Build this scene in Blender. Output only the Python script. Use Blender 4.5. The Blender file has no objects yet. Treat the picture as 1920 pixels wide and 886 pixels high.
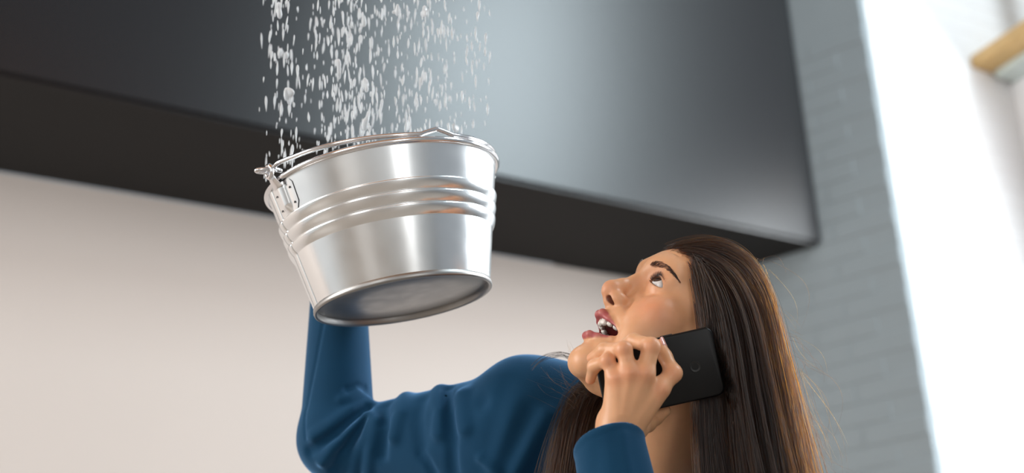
import bpy, bmesh, math, random
import numpy as np
from mathutils import Matrix, Vector

# ------------------------------------------------------------------ camera
FPX = 2666.7                      # focal length in pixels of the 1920 x 886 frame (50 mm)
CAM = np.array([0.0, 0.0, 0.95])
_p, _r = math.radians(25.0), math.radians(-2.3)
_fw = np.array([0, math.cos(_p), math.sin(_p)])
_u0 = np.array([0, -math.sin(_p), math.cos(_p)])
_r0 = np.array([1.0, 0, 0])
RT = math.cos(_r) * _r0 + math.sin(_r) * _u0
UP = -math.sin(_r) * _r0 + math.cos(_r) * _u0
FW = _fw
scene = bpy.context.scene
COL = scene.collection
cam_data = bpy.data.cameras.new('camera')
cam_data.lens = 50.0
cam_data.sensor_width = 36.0
cam_data.dof.use_dof = True
cam_data.dof.focus_distance = 1.58
cam_data.dof.aperture_fstop = 3.4
cam_data.clip_start = 0.05
cam = bpy.data.objects.new('camera', cam_data)
COL.objects.link(cam)
cam.matrix_world = Matrix(((RT[0], UP[0], -FW[0], CAM[0]), (RT[1], UP[1], -FW[1], CAM[1]),
                           (RT[2], UP[2], -FW[2], CAM[2]), (0, 0, 0, 1)))
scene.camera = cam

# ------------------------------------------------------------------ light
world = bpy.data.worlds.new('daylight')
scene.world = world
world.use_nodes = True
bgn = world.node_tree.nodes['Background']
bgn.inputs[0].default_value = (0.86, 0.93, 1.0, 1)
bgn.inputs[1].default_value = 0.30
scene.view_settings.view_transform = 'Standard'
scene.view_settings.look = 'None'
scene.view_settings.exposure = 0.15
scene.view_settings.gamma = 1.0
scene.view_settings.use_curve_mapping = False


def area(name, loc, target, sx, sy, watts, col):
    l = bpy.data.lights.new(name, 'AREA')
    l.shape = 'RECTANGLE'
    l.size, l.size_y, l.energy, l.color = sx, sy, watts, col
    o = bpy.data.objects.new(name, l)
    COL.objects.link(o)
    o.location = loc
    o.rotation_euler = (Vector(target) - Vector(loc)).to_track_quat('-Z', 'Y').to_euler()
    return o


area('added_window_light', (-4.85, 0.9, 3.0), (0.2, 1.7, 1.6), 2.2, 2.4, 205, (1.0, 0.97, 0.93))  # added lamp lighting the face from an unseen left side
area('added_window_light', (-3.0, -3.5, 2.5), (-1.4, 1.6, 1.7), 1.8, 4.2, 60, (1.0, 0.99, 0.97))  # added lamp behind the camera, for bright bands on the bucket
area('added_window_light', (2.1, -3.5, 1.8), (1.4, 1.6, 1.5), 0.9, 2.8, 36, (1.0, 0.99, 0.97))  # second added lamp behind the camera, also for the bucket's reflections
area('added_window_light', (3.7, 3.3, 3.2), (0.2, 1.9, 1.5), 1.6, 2.2, 200, (0.92, 0.97, 1.0))  # added lamp for the rim on hair and sleeve, no window built here
area('added_skylight', (5.0, 0.8, 7.0), (0.0, 4.0, 3.6), 1.4, 2.6, 225, (0.80, 0.94, 1.0))  # unseen lamp added high on the right for the bulkhead's sheen

# ------------------------------------------------------------------ helpers


def lin(r, g, b):
    f = lambda c: (c / 255 / 12.92) if c <= 10 else ((c / 255 + 0.055) / 1.055) ** 2.4
    return (f(r), f(g), f(b), 1)


def P(px, py, d):
    """camera-space millimetres of the point seen at pixel (px, py), d metres along the axis"""
    return np.array([(px - 960) / FPX * d, -(py - 443) / FPX * d, -d]) * 1000.0


def cam2world(v):
    v = np.atleast_2d(np.asarray(v, float)) / 1000.0
    return CAM + v[:, :1] * RT + v[:, 1:2] * UP - v[:, 2:3] * FW


def world2cam(w):
    v = np.atleast_2d(np.asarray(w, float)) - CAM
    return np.stack([v @ RT, v @ UP, -(v @ FW)], 1) * 1000.0


def W(px, py, d):
    return cam2world(P(px, py, d))[0]


def ray_z(px, py, z):
    d = RT * (px - 960) / FPX - UP * (py - 443) / FPX + FW
    return CAM + d * (z - CAM[2]) / d[2]


def new_mat(name, color, rough=0.5, metal=0.0, noise=None, bump=None, **kw):
    m = bpy.data.materials.new(name)
    m.use_nodes = True
    nt = m.node_tree
    b = nt.nodes['Principled BSDF']
    b.inputs['Base Color'].default_value = color
    b.inputs['Roughness'].default_value = rough
    b.inputs['Metallic'].default_value = metal
    for k, v in kw.items():
        b.inputs[k.replace('_', ' ')].default_value = v
    tc = nt.nodes.new('ShaderNodeTexCoord')
    if noise:
        sc, amt = noise[:2]
        n = nt.nodes.new('ShaderNodeTexNoise')
        n.inputs['Scale'].default_value = sc
        n.inputs['Detail'].default_value = 5
        nt.links.new(tc.outputs['Object'], n.inputs['Vector'])
        mix = nt.nodes.new('ShaderNodeMix')
        mix.data_type = 'RGBA'
        c2 = noise[2] if len(noise) > 2 else tuple(max(0, c * (1 - amt)) for c in color[:3]) + (1,)
        mix.inputs[6].default_value = color
        mix.inputs[7].default_value = c2
        nt.links.new(n.outputs['Fac'], mix.inputs[0])
        nt.links.new(mix.outputs[2], b.inputs['Base Color'])
    if bump:
        sc, st, dist = bump
        n = nt.nodes.new('ShaderNodeTexNoise')
        n.inputs['Scale'].default_value = sc
        n.inputs['Detail'].default_value = 4
        nt.links.new(tc.outputs['Object'], n.inputs['Vector'])
        bp = nt.nodes.new('ShaderNodeBump')
        bp.inputs['Strength'].default_value = st
        bp.inputs['Distance'].default_value = dist
        nt.links.new(n.outputs['Fac'], bp.inputs['Height'])
        nt.links.new(bp.outputs['Normal'], b.inputs['Normal'])
    return m


def link_mesh(name, verts, faces, mat, parent=None, smooth=True, normals=None, colors=None, attrs=None):
    me = bpy.data.meshes.new(name)
    verts = np.asarray(verts, np.float32)
    if isinstance(faces, np.ndarray):
        n, k = faces.shape
        me.vertices.add(len(verts))
        me.vertices.foreach_set('co', verts.ravel())
        me.loops.add(n * k)
        me.loops.foreach_set('vertex_index', faces.astype(np.int32).ravel())
        me.polygons.add(n)
        me.polygons.foreach_set('loop_start', np.arange(0, n * k, k, dtype=np.int32))
        me.update(calc_edges=True)
    else:
        me.from_pydata([tuple(map(float, v)) for v in verts], [], faces)
    me.polygons.foreach_set('use_smooth', np.full(len(me.polygons), smooth))
    if colors is not None:
        a = me.color_attributes.new('skin_colour', 'FLOAT_COLOR', 'POINT')
        a.data.foreach_set('color', np.asarray(colors, np.float32).ravel())
    if normals is not None:
        me.normals_split_custom_set_from_vertices(np.asarray(normals, np.float32))
    me.materials.append(mat)
    o = bpy.data.objects.new(name, me)
    COL.objects.link(o)
    if parent is not None:
        o.parent = parent
    return o


def tag(o, label=None, cat=None, group=None, kind=None):
    for k, v in (('label', label), ('category', cat), ('group', group), ('kind', kind)):
        if v:
            o[k] = v
    return o


def empty(name, loc):
    o = bpy.data.objects.new(name, None)
    o.location = tuple(map(float, loc))
    COL.objects.link(o)
    o.empty_display_size = 0.05
    return o


def adopt(o, root):
    """parent a mesh made in world coordinates to a root empty that has no rotation"""
    o.parent = root
    o.matrix_parent_inverse = Matrix.Translation(-Vector(root.location))
    return o


def prism(name, poly, z0, z1, mat, parent=None, bevel=0.0):
    """vertical prism over a plan polygon"""
    bm = bmesh.new()
    lo = [bm.verts.new((p[0], p[1], z0)) for p in poly]
    hi = [bm.verts.new((p[0], p[1], z1)) for p in poly]
    n = len(poly)
    bm.faces.new(lo[::-1]); bm.faces.new(hi)
    for i in range(n):
        bm.faces.new((lo[i], lo[(i + 1) % n], hi[(i + 1) % n], hi[i]))
    bmesh.ops.recalc_face_normals(bm, faces=bm.faces)
    if bevel:
        bmesh.ops.bevel(bm, geom=list(bm.edges), offset=bevel, segments=2, affect='EDGES')
    me = bpy.data.meshes.new(name)
    bm.to_mesh(me); bm.free()
    me.materials.append(mat)
    o = bpy.data.objects.new(name, me)
    COL.objects.link(o)
    if parent is not None:
        o.parent = parent
    return o


def lathe(prof, n=128):
    """surface of revolution about +Z of (r, z) points"""
    a = np.linspace(0, 2 * np.pi, n, endpoint=False)
    V = np.array([[r * math.cos(t), r * math.sin(t), z] for r, z in prof for t in a])
    F = []
    for i in range(len(prof) - 1):
        for j in range(n):
            F.append((i * n + j, i * n + (j + 1) % n, (i + 1) * n + (j + 1) % n, (i + 1) * n + j))
    return V, F


def tube(pts, rad, n=10, closed=False, taper=None):
    pts = np.asarray(pts, float)
    N = len(pts)
    T = np.gradient(pts, axis=0) if not closed else np.roll(pts, -1, 0) - np.roll(pts, 1, 0)
    T /= np.linalg.norm(T, axis=1)[:, None] + 1e-12
    ref = np.array([0, 0, 1.0]) if abs(T[0][2]) < 0.9 else np.array([1.0, 0, 0])
    A = np.cross(T[0], ref); A /= np.linalg.norm(A)
    V = []
    r = np.broadcast_to(np.asarray(rad, float), (N,))
    for i in range(N):
        A = A - T[i] * (A @ T[i]); A /= np.linalg.norm(A)
        B = np.cross(T[i], A)
        for k in range(n):
            t = 2 * math.pi * k / n
            V.append(pts[i] + r[i] * (math.cos(t) * A + math.sin(t) * B))
    F = []
    for i in range(N if closed else N - 1):
        j = (i + 1) % N
        for k in range(n):
            F.append((i * n + k, i * n + (k + 1) % n, j * n + (k + 1) % n, j * n + k))
    if not closed:
        F.append(tuple(range(n))[::-1]); F.append(tuple((N - 1) * n + k for k in range(n)))
    return np.array(V), F


# ---- implicit surfaces: distance functions in millimetres, meshed with sparse surface nets
def smin(a, b, k):
    h = np.maximum(k - np.abs(a - b), 0) / k
    return np.minimum(a, b) - h * h * k * 0.25


def smax(a, b, k):
    return -smin(-a, -b, k)


def ell(p, c, r, rot=None):
    q = p - np.asarray(c, float)
    if rot is not None:
        q = q @ rot
    r = np.asarray(r, float)
    a = q / r
    k0 = np.sqrt((a * a).sum(1))
    b = a / r
    k1 = np.sqrt((b * b).sum(1)) + 1e-9
    return np.where(k0 < 1e-6, -r.min(), k0 * (k0 - 1) / k1)


def cone(p, a, b, ra, rb):
    a = np.asarray(a, float); b = np.asarray(b, float)
    ab = b - a
    t = np.clip(((p - a) @ ab) / (ab @ ab), 0, 1)
    q = p - a - t[:, None] * ab
    return np.sqrt((q * q).sum(1)) - (ra + (rb - ra) * t)


def chain(p, pts, rs, k=3.0):
    d = None
    for i in range(len(pts) - 1):
        e = cone(p, pts[i], pts[i + 1], rs[i], rs[i + 1])
        d = e if d is None else smin(d, e, k)
    return d


def seg_dist2(p, pts):
    d = None
    for i in range(max(1, len(pts) - 1)):
        a = np.asarray(pts[i], float)
        if len(pts) == 1:
            q = p - a
        else:
            ab = np.asarray(pts[i + 1], float) - a
            t = np.clip(((p - a) @ ab) / (ab @ ab), 0, 1)
            q = p - a - t[:, None] * ab
        e = (q * q).sum(1)
        d = e if d is None else np.minimum(d, e)
    return d


def strokes(p, d, S):
    """sculpting strokes: raise (+) or press (-) the surface along a polyline"""
    out = d.copy()
    near = np.abs(d) < 14
    if not near.any():
        return out
    q = p[near]
    acc = np.zeros(len(q))
    for pts, amp, sig in S:
        c = np.asarray(pts, float)
        lo, hi = c.min(0) - 3 * sig, c.max(0) + 3 * sig
        m = np.all((q > lo) & (q < hi), axis=1)
        if m.any():
            acc[m] += amp * np.exp(-seg_dist2(q[m], c) / (2 * sig * sig))
    out[near] -= acc
    return out


def rotm(ax, deg):
    return np.array(Matrix.Rotation(math.radians(deg), 3, ax))


def batched(f, p, n=400000):
    if len(p) <= n:
        return f(p)
    return np.concatenate([f(p[i:i + n]) for i in range(0, len(p), n)])


def surface_net(f, lo, hi, h, levels=3, keep=1.4):
    lo = np.asarray(lo, float); hi = np.asarray(hi, float)
    H = h * 2 ** levels
    n = np.ceil((hi - lo) / H).astype(int)
    g = np.stack(np.meshgrid(*[np.arange(k) for k in n], indexing='ij'), -1).reshape(-1, 3)
    off = np.stack(np.meshgrid([0, 1], [0, 1], [0, 1], indexing='ij'), -1).reshape(-1, 3)
    for l in range(levels + 1):
        c = lo + (g + 0.5) * H
        d = batched(f, c)
        g = g[np.abs(d) < (H * 1.3 + 1.0 if l < levels else H * keep)]
        if l < levels:
            g = (g[:, None, :] * 2 + off[None]).reshape(-1, 3)
            H /= 2
    N = n * 2 ** levels + 3
    st = np.array([N[1] * N[2], N[2], 1], np.int64)
    ck = np.sort(g @ st)
    g = np.stack([ck // st[0], (ck // st[1]) % N[1], ck % N[2]], 1)
    allk = (ck[:, None] + (off @ st)[None]).ravel()
    uk, inv = np.unique(allk, return_inverse=True)
    inv = inv.reshape(-1, 8)
    ui = np.stack([uk // st[0], (uk // st[1]) % N[1], uk % N[2]], 1)
    val = batched(f, lo + ui * h)
    cv = val[inv]
    s = cv < 0
    act = s.any(1) & ~s.all(1)
    acc = np.zeros((len(g), 3)); cnt = np.zeros(len(g))
    for i in range(8):
        for ax in range(3):
            if off[i][ax] == 0:
                o2 = off[i].copy(); o2[ax] = 1
                j = int(o2 @ [4, 2, 1])
                a, b = cv[:, i], cv[:, j]
                m = (a < 0) != (b < 0)
                t = np.where(m, a / np.where(m, a - b, 1), 0)
                q = off[i] + t[:, None] * (o2 - off[i])
                acc += np.where(m[:, None], q, 0); cnt += m
    vid = np.full(len(g), -1); vid[act] = np.arange(act.sum())
    V = lo + (g[act] + acc[act] / cnt[act][:, None]) * h
    quads = []
    for ax in range(3):
        b1, b2 = (ax + 1) % 3, (ax + 2) % 3
        k2 = uk + st[ax]
        j = np.searchsorted(uk, k2); j[j >= len(uk)] = 0
        ok = uk[j] == k2
        sa, sb = val < 0, val[j] < 0
        e = np.where(ok & (sa != sb))[0]
        base = uk[e]
        cells = np.stack([base, base - st[b1], base - st[b1] - st[b2], base - st[b2]], 1)
        ci = np.searchsorted(ck, cells); ci[ci >= len(ck)] = 0
        good = (ck[ci] == cells).all(1)
        q = vid[ci]
        good &= (q >= 0).all(1)
        fl = sa[e]
        q = np.where(fl[:, None], q, q[:, ::-1])
        quads.append(q[good])
    Q = np.concatenate(quads)
    # pull vertices onto the surface, take normals from the field
    e = h * 0.5
    K = np.array([[1, -1, -1], [-1, -1, 1], [-1, 1, -1], [1, 1, 1]]) * e
    D = [batched(f, V + k) for k in K]
    G = sum(d[:, None] * k[None] for d, k in zip(D, K)) / (4 * e * e)
    gl = np.linalg.norm(G, axis=1)[:, None] + 1e-6
    V = V - np.clip(sum(D)[:, None] * 0.25 / gl, -h * 0.6, h * 0.6) * G / gl
    return V, Q, G / gl


def dirs_to_world(n):
    return n[:, :1] * RT + n[:, 1:2] * UP - n[:, 2:3] * FW


def march(f, px, py, d0=1.2, d1=2.2):
    a, b = P(px, py, d0), P(px, py, d1)
    L = np.linalg.norm(b - a); u = (b - a) / L
    t = 0.0
    for _ in range(200):
        v = float(f((a + u * t)[None])[0])
        if v < 0.15:
            break
        t += max(0.1, v * 0.6)
        if t > L:
            return None
    return a + u * t

# ------------------------------------------------------------------ the room
HZ = 3.1                                         # height of the bulkhead's underside
A_ = ray_z(0, 138, HZ); B_ = ray_z(1545, 459, HZ)
C_ = ray_z(0, 324, HZ); D_ = ray_z(1130, 512, HZ)
J_ = ray_z(1436, 491, HZ)
beam = (B_ - A_)[:2]; beam /= np.linalg.norm(beam)
back = (D_ - C_)[:2]; back /= np.linalg.norm(back)
rw = (J_ - B_)[:2]; rw /= np.linalg.norm(rw)     # right wall runs this way into the depth
nb = np.array([-beam[1], beam[0]])               # away from the camera


def cross2(p, u, q, v):
    m = np.array([u, -v]).T
    s = np.linalg.solve(m, q - p)
    return p + u * s[0]


def wall_hit(px, py, p, u):
    """plan point where the pixel ray meets the vertical wall through p along u"""
    d = RT * (px - 960) / FPX - UP * (py - 443) / FPX + FW
    m = np.array([[d[0], -u[0]], [d[1], -u[1]]])
    s = np.linalg.solve(m, p - CAM[:2])
    return CAM[:2] + d[:2] * s[0], CAM[2] + d[2] * s[0]


m_dark = new_mat('satin_dark_paint', lin(26, 25, 28), rough=0.27, Specular_IOR_Level=0.5, noise=(3.0, 0.15), bump=(60, 0.04, 0.004))
m_under = new_mat('flat_black_brown_underside', lin(23, 20, 19), rough=0.8, noise=(2.0, 0.15))  # flatter, slightly darker tone for the underside of the bulkhead
m_back = new_mat('warm_white_plaster', lin(206, 195, 188), rough=0.9, noise=(1.2, 0.05), bump=(90, 0.05, 0.003))
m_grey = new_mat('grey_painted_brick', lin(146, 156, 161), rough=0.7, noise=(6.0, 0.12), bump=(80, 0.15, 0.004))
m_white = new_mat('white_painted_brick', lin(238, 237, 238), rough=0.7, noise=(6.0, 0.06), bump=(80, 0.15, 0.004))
m_floor = new_mat('pale_screed', lin(150, 140, 130), rough=0.45, noise=(2.0, 0.2))
m_wood = new_mat('pale_pine', lin(216, 178, 120), rough=0.5, noise=(18.0, 0.25))
m_frame = new_mat('black_window_frame', lin(52, 46, 50), rough=0.45, noise=(8.0, 0.1))
m_glass = new_mat('window_glass', (0.9, 0.95, 1, 1), rough=0.02, Transmission_Weight=1.0, IOR=1.05, noise=(2, 0.02))

G0, _ = wall_hit(1683, 443, B_[:2], rw)           # outside corner of the grey wall
G1, _ = wall_hit(1760, 886, B_[:2], rw)
BL = A_[:2] - beam * 4.0                           # left end far out of frame
backL = C_[:2] - back * 4.0
Q_ = cross2(C_[:2], back, B_[:2], rw)              # back wall meets right wall

floor = prism('floor', [(-7, -6), (9, -6), (9, 9), (-7, 9)], -0.1, 0.0, m_floor)
tag(floor, 'pale screed floor of the room', kind='structure')
wb = prism('wall_back', [backL, Q_, Q_ + nb * 0.2, backL + nb * 0.2], 0, HZ, m_back)
tag(wb, 'warm white plaster wall under the dark bulkhead', kind='structure')
bk = prism('ceiling', [BL, B_[:2], Q_, backL], HZ, 6.2, m_dark, bevel=0.012)
bk.data.materials.append(m_under)
for f_ in bk.data.polygons:
    if f_.normal.z < -0.9:
        f_.material_index = 1
tag(bk, 'dark satin bulkhead hanging across the room with black underside', kind='structure')

inn = np.array([rw[1], -rw[0]])                   # into the wall body, away from the room
if inn @ np.array([1, 0]) < 0:
    inn = -inn
end = Q_ + rw * 0.6
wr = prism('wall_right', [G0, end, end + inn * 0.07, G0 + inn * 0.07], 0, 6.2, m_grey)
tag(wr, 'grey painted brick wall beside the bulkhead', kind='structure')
wdir = beam.copy()
ww_end = G0 + inn * 0.06 + wdir * 5.0
W0 = G0 + inn * 0.07
wo = nb
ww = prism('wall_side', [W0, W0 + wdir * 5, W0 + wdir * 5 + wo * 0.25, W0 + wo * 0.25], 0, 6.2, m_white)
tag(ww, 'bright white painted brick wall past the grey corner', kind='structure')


def brick_mesh(name, L, Hh, D, mat):
    bm = bmesh.new()
    bmesh.ops.create_cube(bm, size=1.0)
    for v in bm.verts:
        v.co = Vector((v.co.x * L, v.co.y * D, v.co.z * Hh))
    bmesh.ops.bevel(bm, geom=list(bm.edges), offset=0.003, segments=1, affect='EDGES')
    me = bpy.data.meshes.new(name)
    bm.to_mesh(me); bm.free()
    me.materials.append(mat)
    return me


def lay_bricks(wall, p0, u, n_out, s0, s1, z0, z1, mat, L=0.235, Hc=0.078):
    """courses of bricks standing proud of a wall, running bond, no more than 300"""
    full = brick_mesh('brick', L - 0.005, Hc - 0.005, 0.008, mat)
    ang = math.atan2(u[1], u[0])
    rng = random.Random(5)
    k = 0
    z = z0
    row = 0
    while z < z1:
        s = s0 + (0.5 * L if row % 2 else 0.0) + L / 2
        while s < s1 - L / 2 + 1e-6 and k < 300:
            c = p0 + u * s + n_out * (0.001 + rng.uniform(0, 0.001) - 0.003)
            o = bpy.data.objects.new('brick', full)
            COL.objects.link(o)
            o.location = (c[0], c[1], z + Hc / 2)
            o.rotation_euler = (0, 0, ang)
            o.parent = wall
            s += L; k += 1
        z += Hc; row += 1
    return k


glen = np.linalg.norm(Q_ - G0)
nbk = lay_bricks(wr, G0, rw, -inn, 0.0, min(glen + 0.3, 1.6), 1.85, 3.9, m_grey)
nbw = lay_bricks(ww, W0, wdir, -wo, 0.0, 1.45, 1.9, 5.0, m_white)
print('plan', A_, B_, C_, D_, 'Q', Q_, 'G0', G0, 'glen', glen, nbk, nbw)

# window with a pale timber sill in the white wall
s_px, sz = wall_hit(1822, 128, W0, wdir)
s_s = float((s_px - W0) @ wdir)
print('sill', s_px, sz, s_s)


def wbox(name, s0, s1, o0, o1, z0, z1, mat, root=None, bevel=0.004):
    a = W0 + wdir * s0 - wo * o0; b = W0 + wdir * s1 - wo * o0
    c = W0 + wdir * s1 - wo * o1; d = W0 + wdir * s0 - wo * o1
    o = prism(name, [a, b, c, d], z0, z1, mat, bevel=bevel)
    return adopt(o, root) if root else o


m_pale = new_mat('pale_green_edge', lin(206, 216, 212), rough=0.3, noise=(5, 0.05))
shelf = empty('wooden_shelf', (*(W0 + wdir * (s_s + 0.4)), sz))
tag(shelf, 'pale timber shelf board on the white wall at the upper right', 'shelf')
wbox('board', s_s, s_s + 1.1, 0.0, 1.0, sz, sz + 0.055, m_wood, shelf)
wbox('edge_strip', s_s + 0.10, s_s + 1.1, 0.02, 0.98, sz - 0.03, sz, m_pale, shelf)
pier = wbox('wall_pier', s_s + 0.20, s_s + 1.3, 0.0, 0.55, 0, sz - 0.03, m_white)
tag(pier, 'white pier standing under the timber shelf', kind='structure')
post = wbox('trim_1', s_s + 0.30, s_s + 0.38, 0.42, 0.50, sz + 0.055, sz + 2.4, m_frame)
tag(post, 'dark upright post standing on the timber shelf', kind='structure')

# walls behind and beside the camera, out of frame; they shade the room and show in the bucket
m_timber = new_mat('warm_timber_boards', lin(206, 142, 78), rough=0.6, noise=(6.0, 0.2))
m_room = new_mat('room_plaster', lin(216, 219, 221), rough=0.9, noise=(1.5, 0.06))
wl = prism('wall_left', [(-5.0, -3.6), (-5.0, -0.2), (-5.2, -0.2), (-5.2, -3.6)], 0, 6.2, m_room)
for y0, y1, z0, z1 in ((-0.2, 2.0, 0, 1.8), (-0.2, 2.0, 4.2, 6.2), (2.0, 7.0, 0, 6.2)):
    o = prism('wall_section', [(-5.0, y0), (-5.0, y1), (-5.2, y1), (-5.2, y0)], z0, z1, m_room)
    o.parent = wl
w4 = empty('added_window_4', (-5.1, 0.9, 1.8))  # unseen window, put in around the added lamp that lights the face
tag(w4, 'wide unseen window added in the left wall', kind='structure')
for y0, y1, z0, z1 in ((-0.2, -0.13, 1.8, 4.2), (1.93, 2.0, 1.8, 4.2), (-0.13, 1.93, 1.8, 1.87), (-0.13, 1.93, 4.13, 4.2), (0.87, 0.93, 1.87, 4.13)):
    adopt(prism('added_window_frame', [(-5.02, y0), (-5.02, y1), (-5.12, y1), (-5.12, y0)], z0, z1, m_frame), w4)
tc_ = prism('ceiling', [(-5.0, -3.6), (2.0, -3.6), (2.0, 0.5), (-5.0, 0.5)], 5.2, 5.3, m_timber)
tag(tc_, 'warm timber boarded ceiling over the front of the room', kind='structure')
tag(wl, 'plain plaster wall on the left of the room', kind='structure')
fr = []
for x0, x1, z0, z1 in ((-5.0, -4.0, 0, 6.2), (-4.0, -2.0, 0, 0.3), (-4.0, -2.0, 4.7, 6.2), (-2.0, 1.6, 0, 6.2), (1.6, 2.6, 0, 0.3), (1.6, 2.6, 3.3, 6.2), (2.6, 6.0, 0, 6.2)):
    fr.append(prism('wall_front', [(x0, -3.6), (x1, -3.6), (x1, -3.8), (x0, -3.8)], z0, z1, m_room))
for o in fr[1:]:
    o.parent = fr[0]
    o.name = 'wall_section'
tag(fr[0], 'plaster wall behind the camera with two tall added windows', kind='structure')
for nm, xa, xb, za, zb, lab in (('added_window_2', -4.0, -2.0, 0.3, 4.7, 'wide tall window added in the wall behind the camera'), ('added_window_3', 1.6, 2.6, 0.3, 3.3, 'narrow tall window added in the wall behind the camera')):
    w2 = empty(nm, ((xa + xb) / 2, -3.6, za))  # unseen windows put in around the added lamps, mullions band the reflections
    tag(w2, lab, kind='structure')
    xm, zm = (xa + xb) / 2, (za + zb) / 2
    for x0, x1, z0, z1 in ((xa, xa + .07, za, zb), (xb - .07, xb, za, zb), (xa + .07, xb - .07, za, za + .07), (xa + .07, xb - .07, zb - .07, zb), (xm - .03, xm + .03, za + .07, zb - .07), (xa + .07, xm - .03, zm - .03, zm + .03), (xm + .03, xb - .07, zm - .03, zm + .03)):
        adopt(prism('added_window_frame', [(x0, -3.62), (x1, -3.62), (x1, -3.72), (x0, -3.72)], z0, z1, m_frame), w2)

# ------------------------------------------------------------------ the bucket
def metal_mat(name, base, rough, mott=0.25, scale=9.0):
    m = bpy.data.materials.new(name)
    m.use_nodes = True
    nt = m.node_tree
    b = nt.nodes['Principled BSDF']
    b.inputs['Metallic'].default_value = 1.0
    tc = nt.nodes.new('ShaderNodeTexCoord')
    n = nt.nodes.new('ShaderNodeTexNoise')
    n.inputs['Scale'].default_value = scale
    n.inputs['Detail'].default_value = 6
    nt.links.new(tc.outputs['Object'], n.inputs['Vector'])
    v = nt.nodes.new('ShaderNodeTexVoronoi')
    v.inputs['Scale'].default_value = scale * 9
    nt.links.new(tc.outputs['Object'], v.inputs['Vector'])
    cr = nt.nodes.new('ShaderNodeValToRGB')
    cr.color_ramp.elements[0].position = 0.3
    cr.color_ramp.elements[0].color = tuple(c * (1 - mott) for c in base[:3]) + (1,)
    cr.color_ramp.elements[1].position = 0.65
    cr.color_ramp.elements[1].color = base
    nt.links.new(n.outputs['Fac'], cr.inputs[0])
    nt.links.new(cr.outputs[0], b.inputs['Base Color'])
    mr = nt.nodes.new('ShaderNodeMapRange')
    mr.inputs['To Min'].default_value = rough * 0.92
    mr.inputs['To Max'].default_value = rough * 1.12
    nt.links.new(v.outputs['Distance'], mr.inputs['Value'])
    nt.links.new(mr.outputs[0], b.inputs['Roughness'])
    bp = nt.nodes.new('ShaderNodeBump')
    bp.inputs['Strength'].default_value = 0.03
    bp.inputs['Distance'].default_value = 0.002
    nt.links.new(n.outputs['Fac'], bp.inputs['Height'])
    nt.links.new(bp.outputs['Normal'], b.inputs['Normal'])
    return m


m_zinc = metal_mat('galvanised_steel', (0.95, 0.97, 0.98, 1), 0.22, 0.08, 5.0)
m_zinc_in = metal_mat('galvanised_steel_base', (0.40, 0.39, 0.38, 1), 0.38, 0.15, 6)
m_wire = metal_mat('polished_zinc_wire', (0.88, 0.87, 0.88, 1), 0.14, 0.1)
m_rivet = new_mat('dark_weld_spots', lin(60, 58, 58), rough=0.5, metal=0.8, noise=(30, 0.4))

BD = 1.75
phi = math.radians(15.2); al = math.radians(11.2)
ax_dn = np.array([math.sin(al) * math.cos(phi), -math.cos(al) * math.cos(phi), math.sin(phi)])   # camera space
e1 = np.array([math.cos(al), math.sin(al), 0.0])                                                  # right along the rim
e2 = np.cross(-ax_dn, e1)                                                                          # away from the camera
mmpx = BD / FPX                                                                                    # metres per pixel
RIM, BOT, BH = 215 * mmpx, 161.5 * mmpx, 231 * mmpx
rim_c = cam2world(P(718, 341, BD))[0]
w = lambda v: dirs_to_world(np.asarray(v)[None])[0]
E1, E2, EZ = w(e1), w(e2), w(-ax_dn)
bucket = empty('bucket', rim_c)
tag(bucket, 'galvanised steel bucket held overhead, tilted, with a wire handle', 'bucket')
BM = Matrix(((E1[0], E2[0], EZ[0]), (E1[1], E2[1], EZ[1]), (E1[2], E2[2], EZ[2])))
bucket.rotation_euler = BM.to_euler()


def wall_r(z):          # z below the rim (0 .. -BH)
    return RIM + (BOT - RIM) * (-z / BH)


# wall profile with three rolled ridges
T_ = 0.0011
zs = [0.0]
prof_o = []
ridges = [0.275, 0.370, 0.465]
for i in range(331):
    t = i / 330
    z = -t * BH
    b_ = 0.0
    for rc in ridges:
        x = t - rc
        if 0 < x < 0.012:
            b_ = max(b_, 0.0032 * (0.5 - 0.5 * math.cos(math.pi * x / 0.012)))
        elif 0.012 <= x < 0.088:
            b_ = max(b_, 0.0032 * (1 - ((x - 0.012) / 0.076) ** 2.2))
    prof_o.append((wall_r(z) + b_, z))
prof_i = [(r - T_, z) for r, z in prof_o[::-1]]
V, F = lathe(prof_o[::-1][:] + [(r, z) for r, z in prof_i[::-1]], 192)
link_mesh('bucket_wall', V, [f[::-1] for f in F], m_zinc, bucket)
# rolled rim and base seam
a_ = np.linspace(0, 2 * np.pi, 192, endpoint=False)
V, F = tube([((RIM + 0.0012) * math.cos(t), (RIM + 0.0012) * math.sin(t), -0.001) for t in a_], 0.0035, 14, closed=True)
link_mesh('rim', V, F, m_wire, bucket)
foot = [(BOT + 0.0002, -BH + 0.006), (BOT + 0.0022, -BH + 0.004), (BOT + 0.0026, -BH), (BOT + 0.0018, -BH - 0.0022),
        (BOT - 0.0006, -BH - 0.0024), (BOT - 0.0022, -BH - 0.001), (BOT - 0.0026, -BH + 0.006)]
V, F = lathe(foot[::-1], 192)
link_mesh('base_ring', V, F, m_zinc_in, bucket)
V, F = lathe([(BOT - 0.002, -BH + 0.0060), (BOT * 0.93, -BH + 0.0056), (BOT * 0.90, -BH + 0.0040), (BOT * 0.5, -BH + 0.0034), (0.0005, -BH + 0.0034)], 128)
link_mesh('base_plate', V, F, m_zinc_in, bucket)
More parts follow.
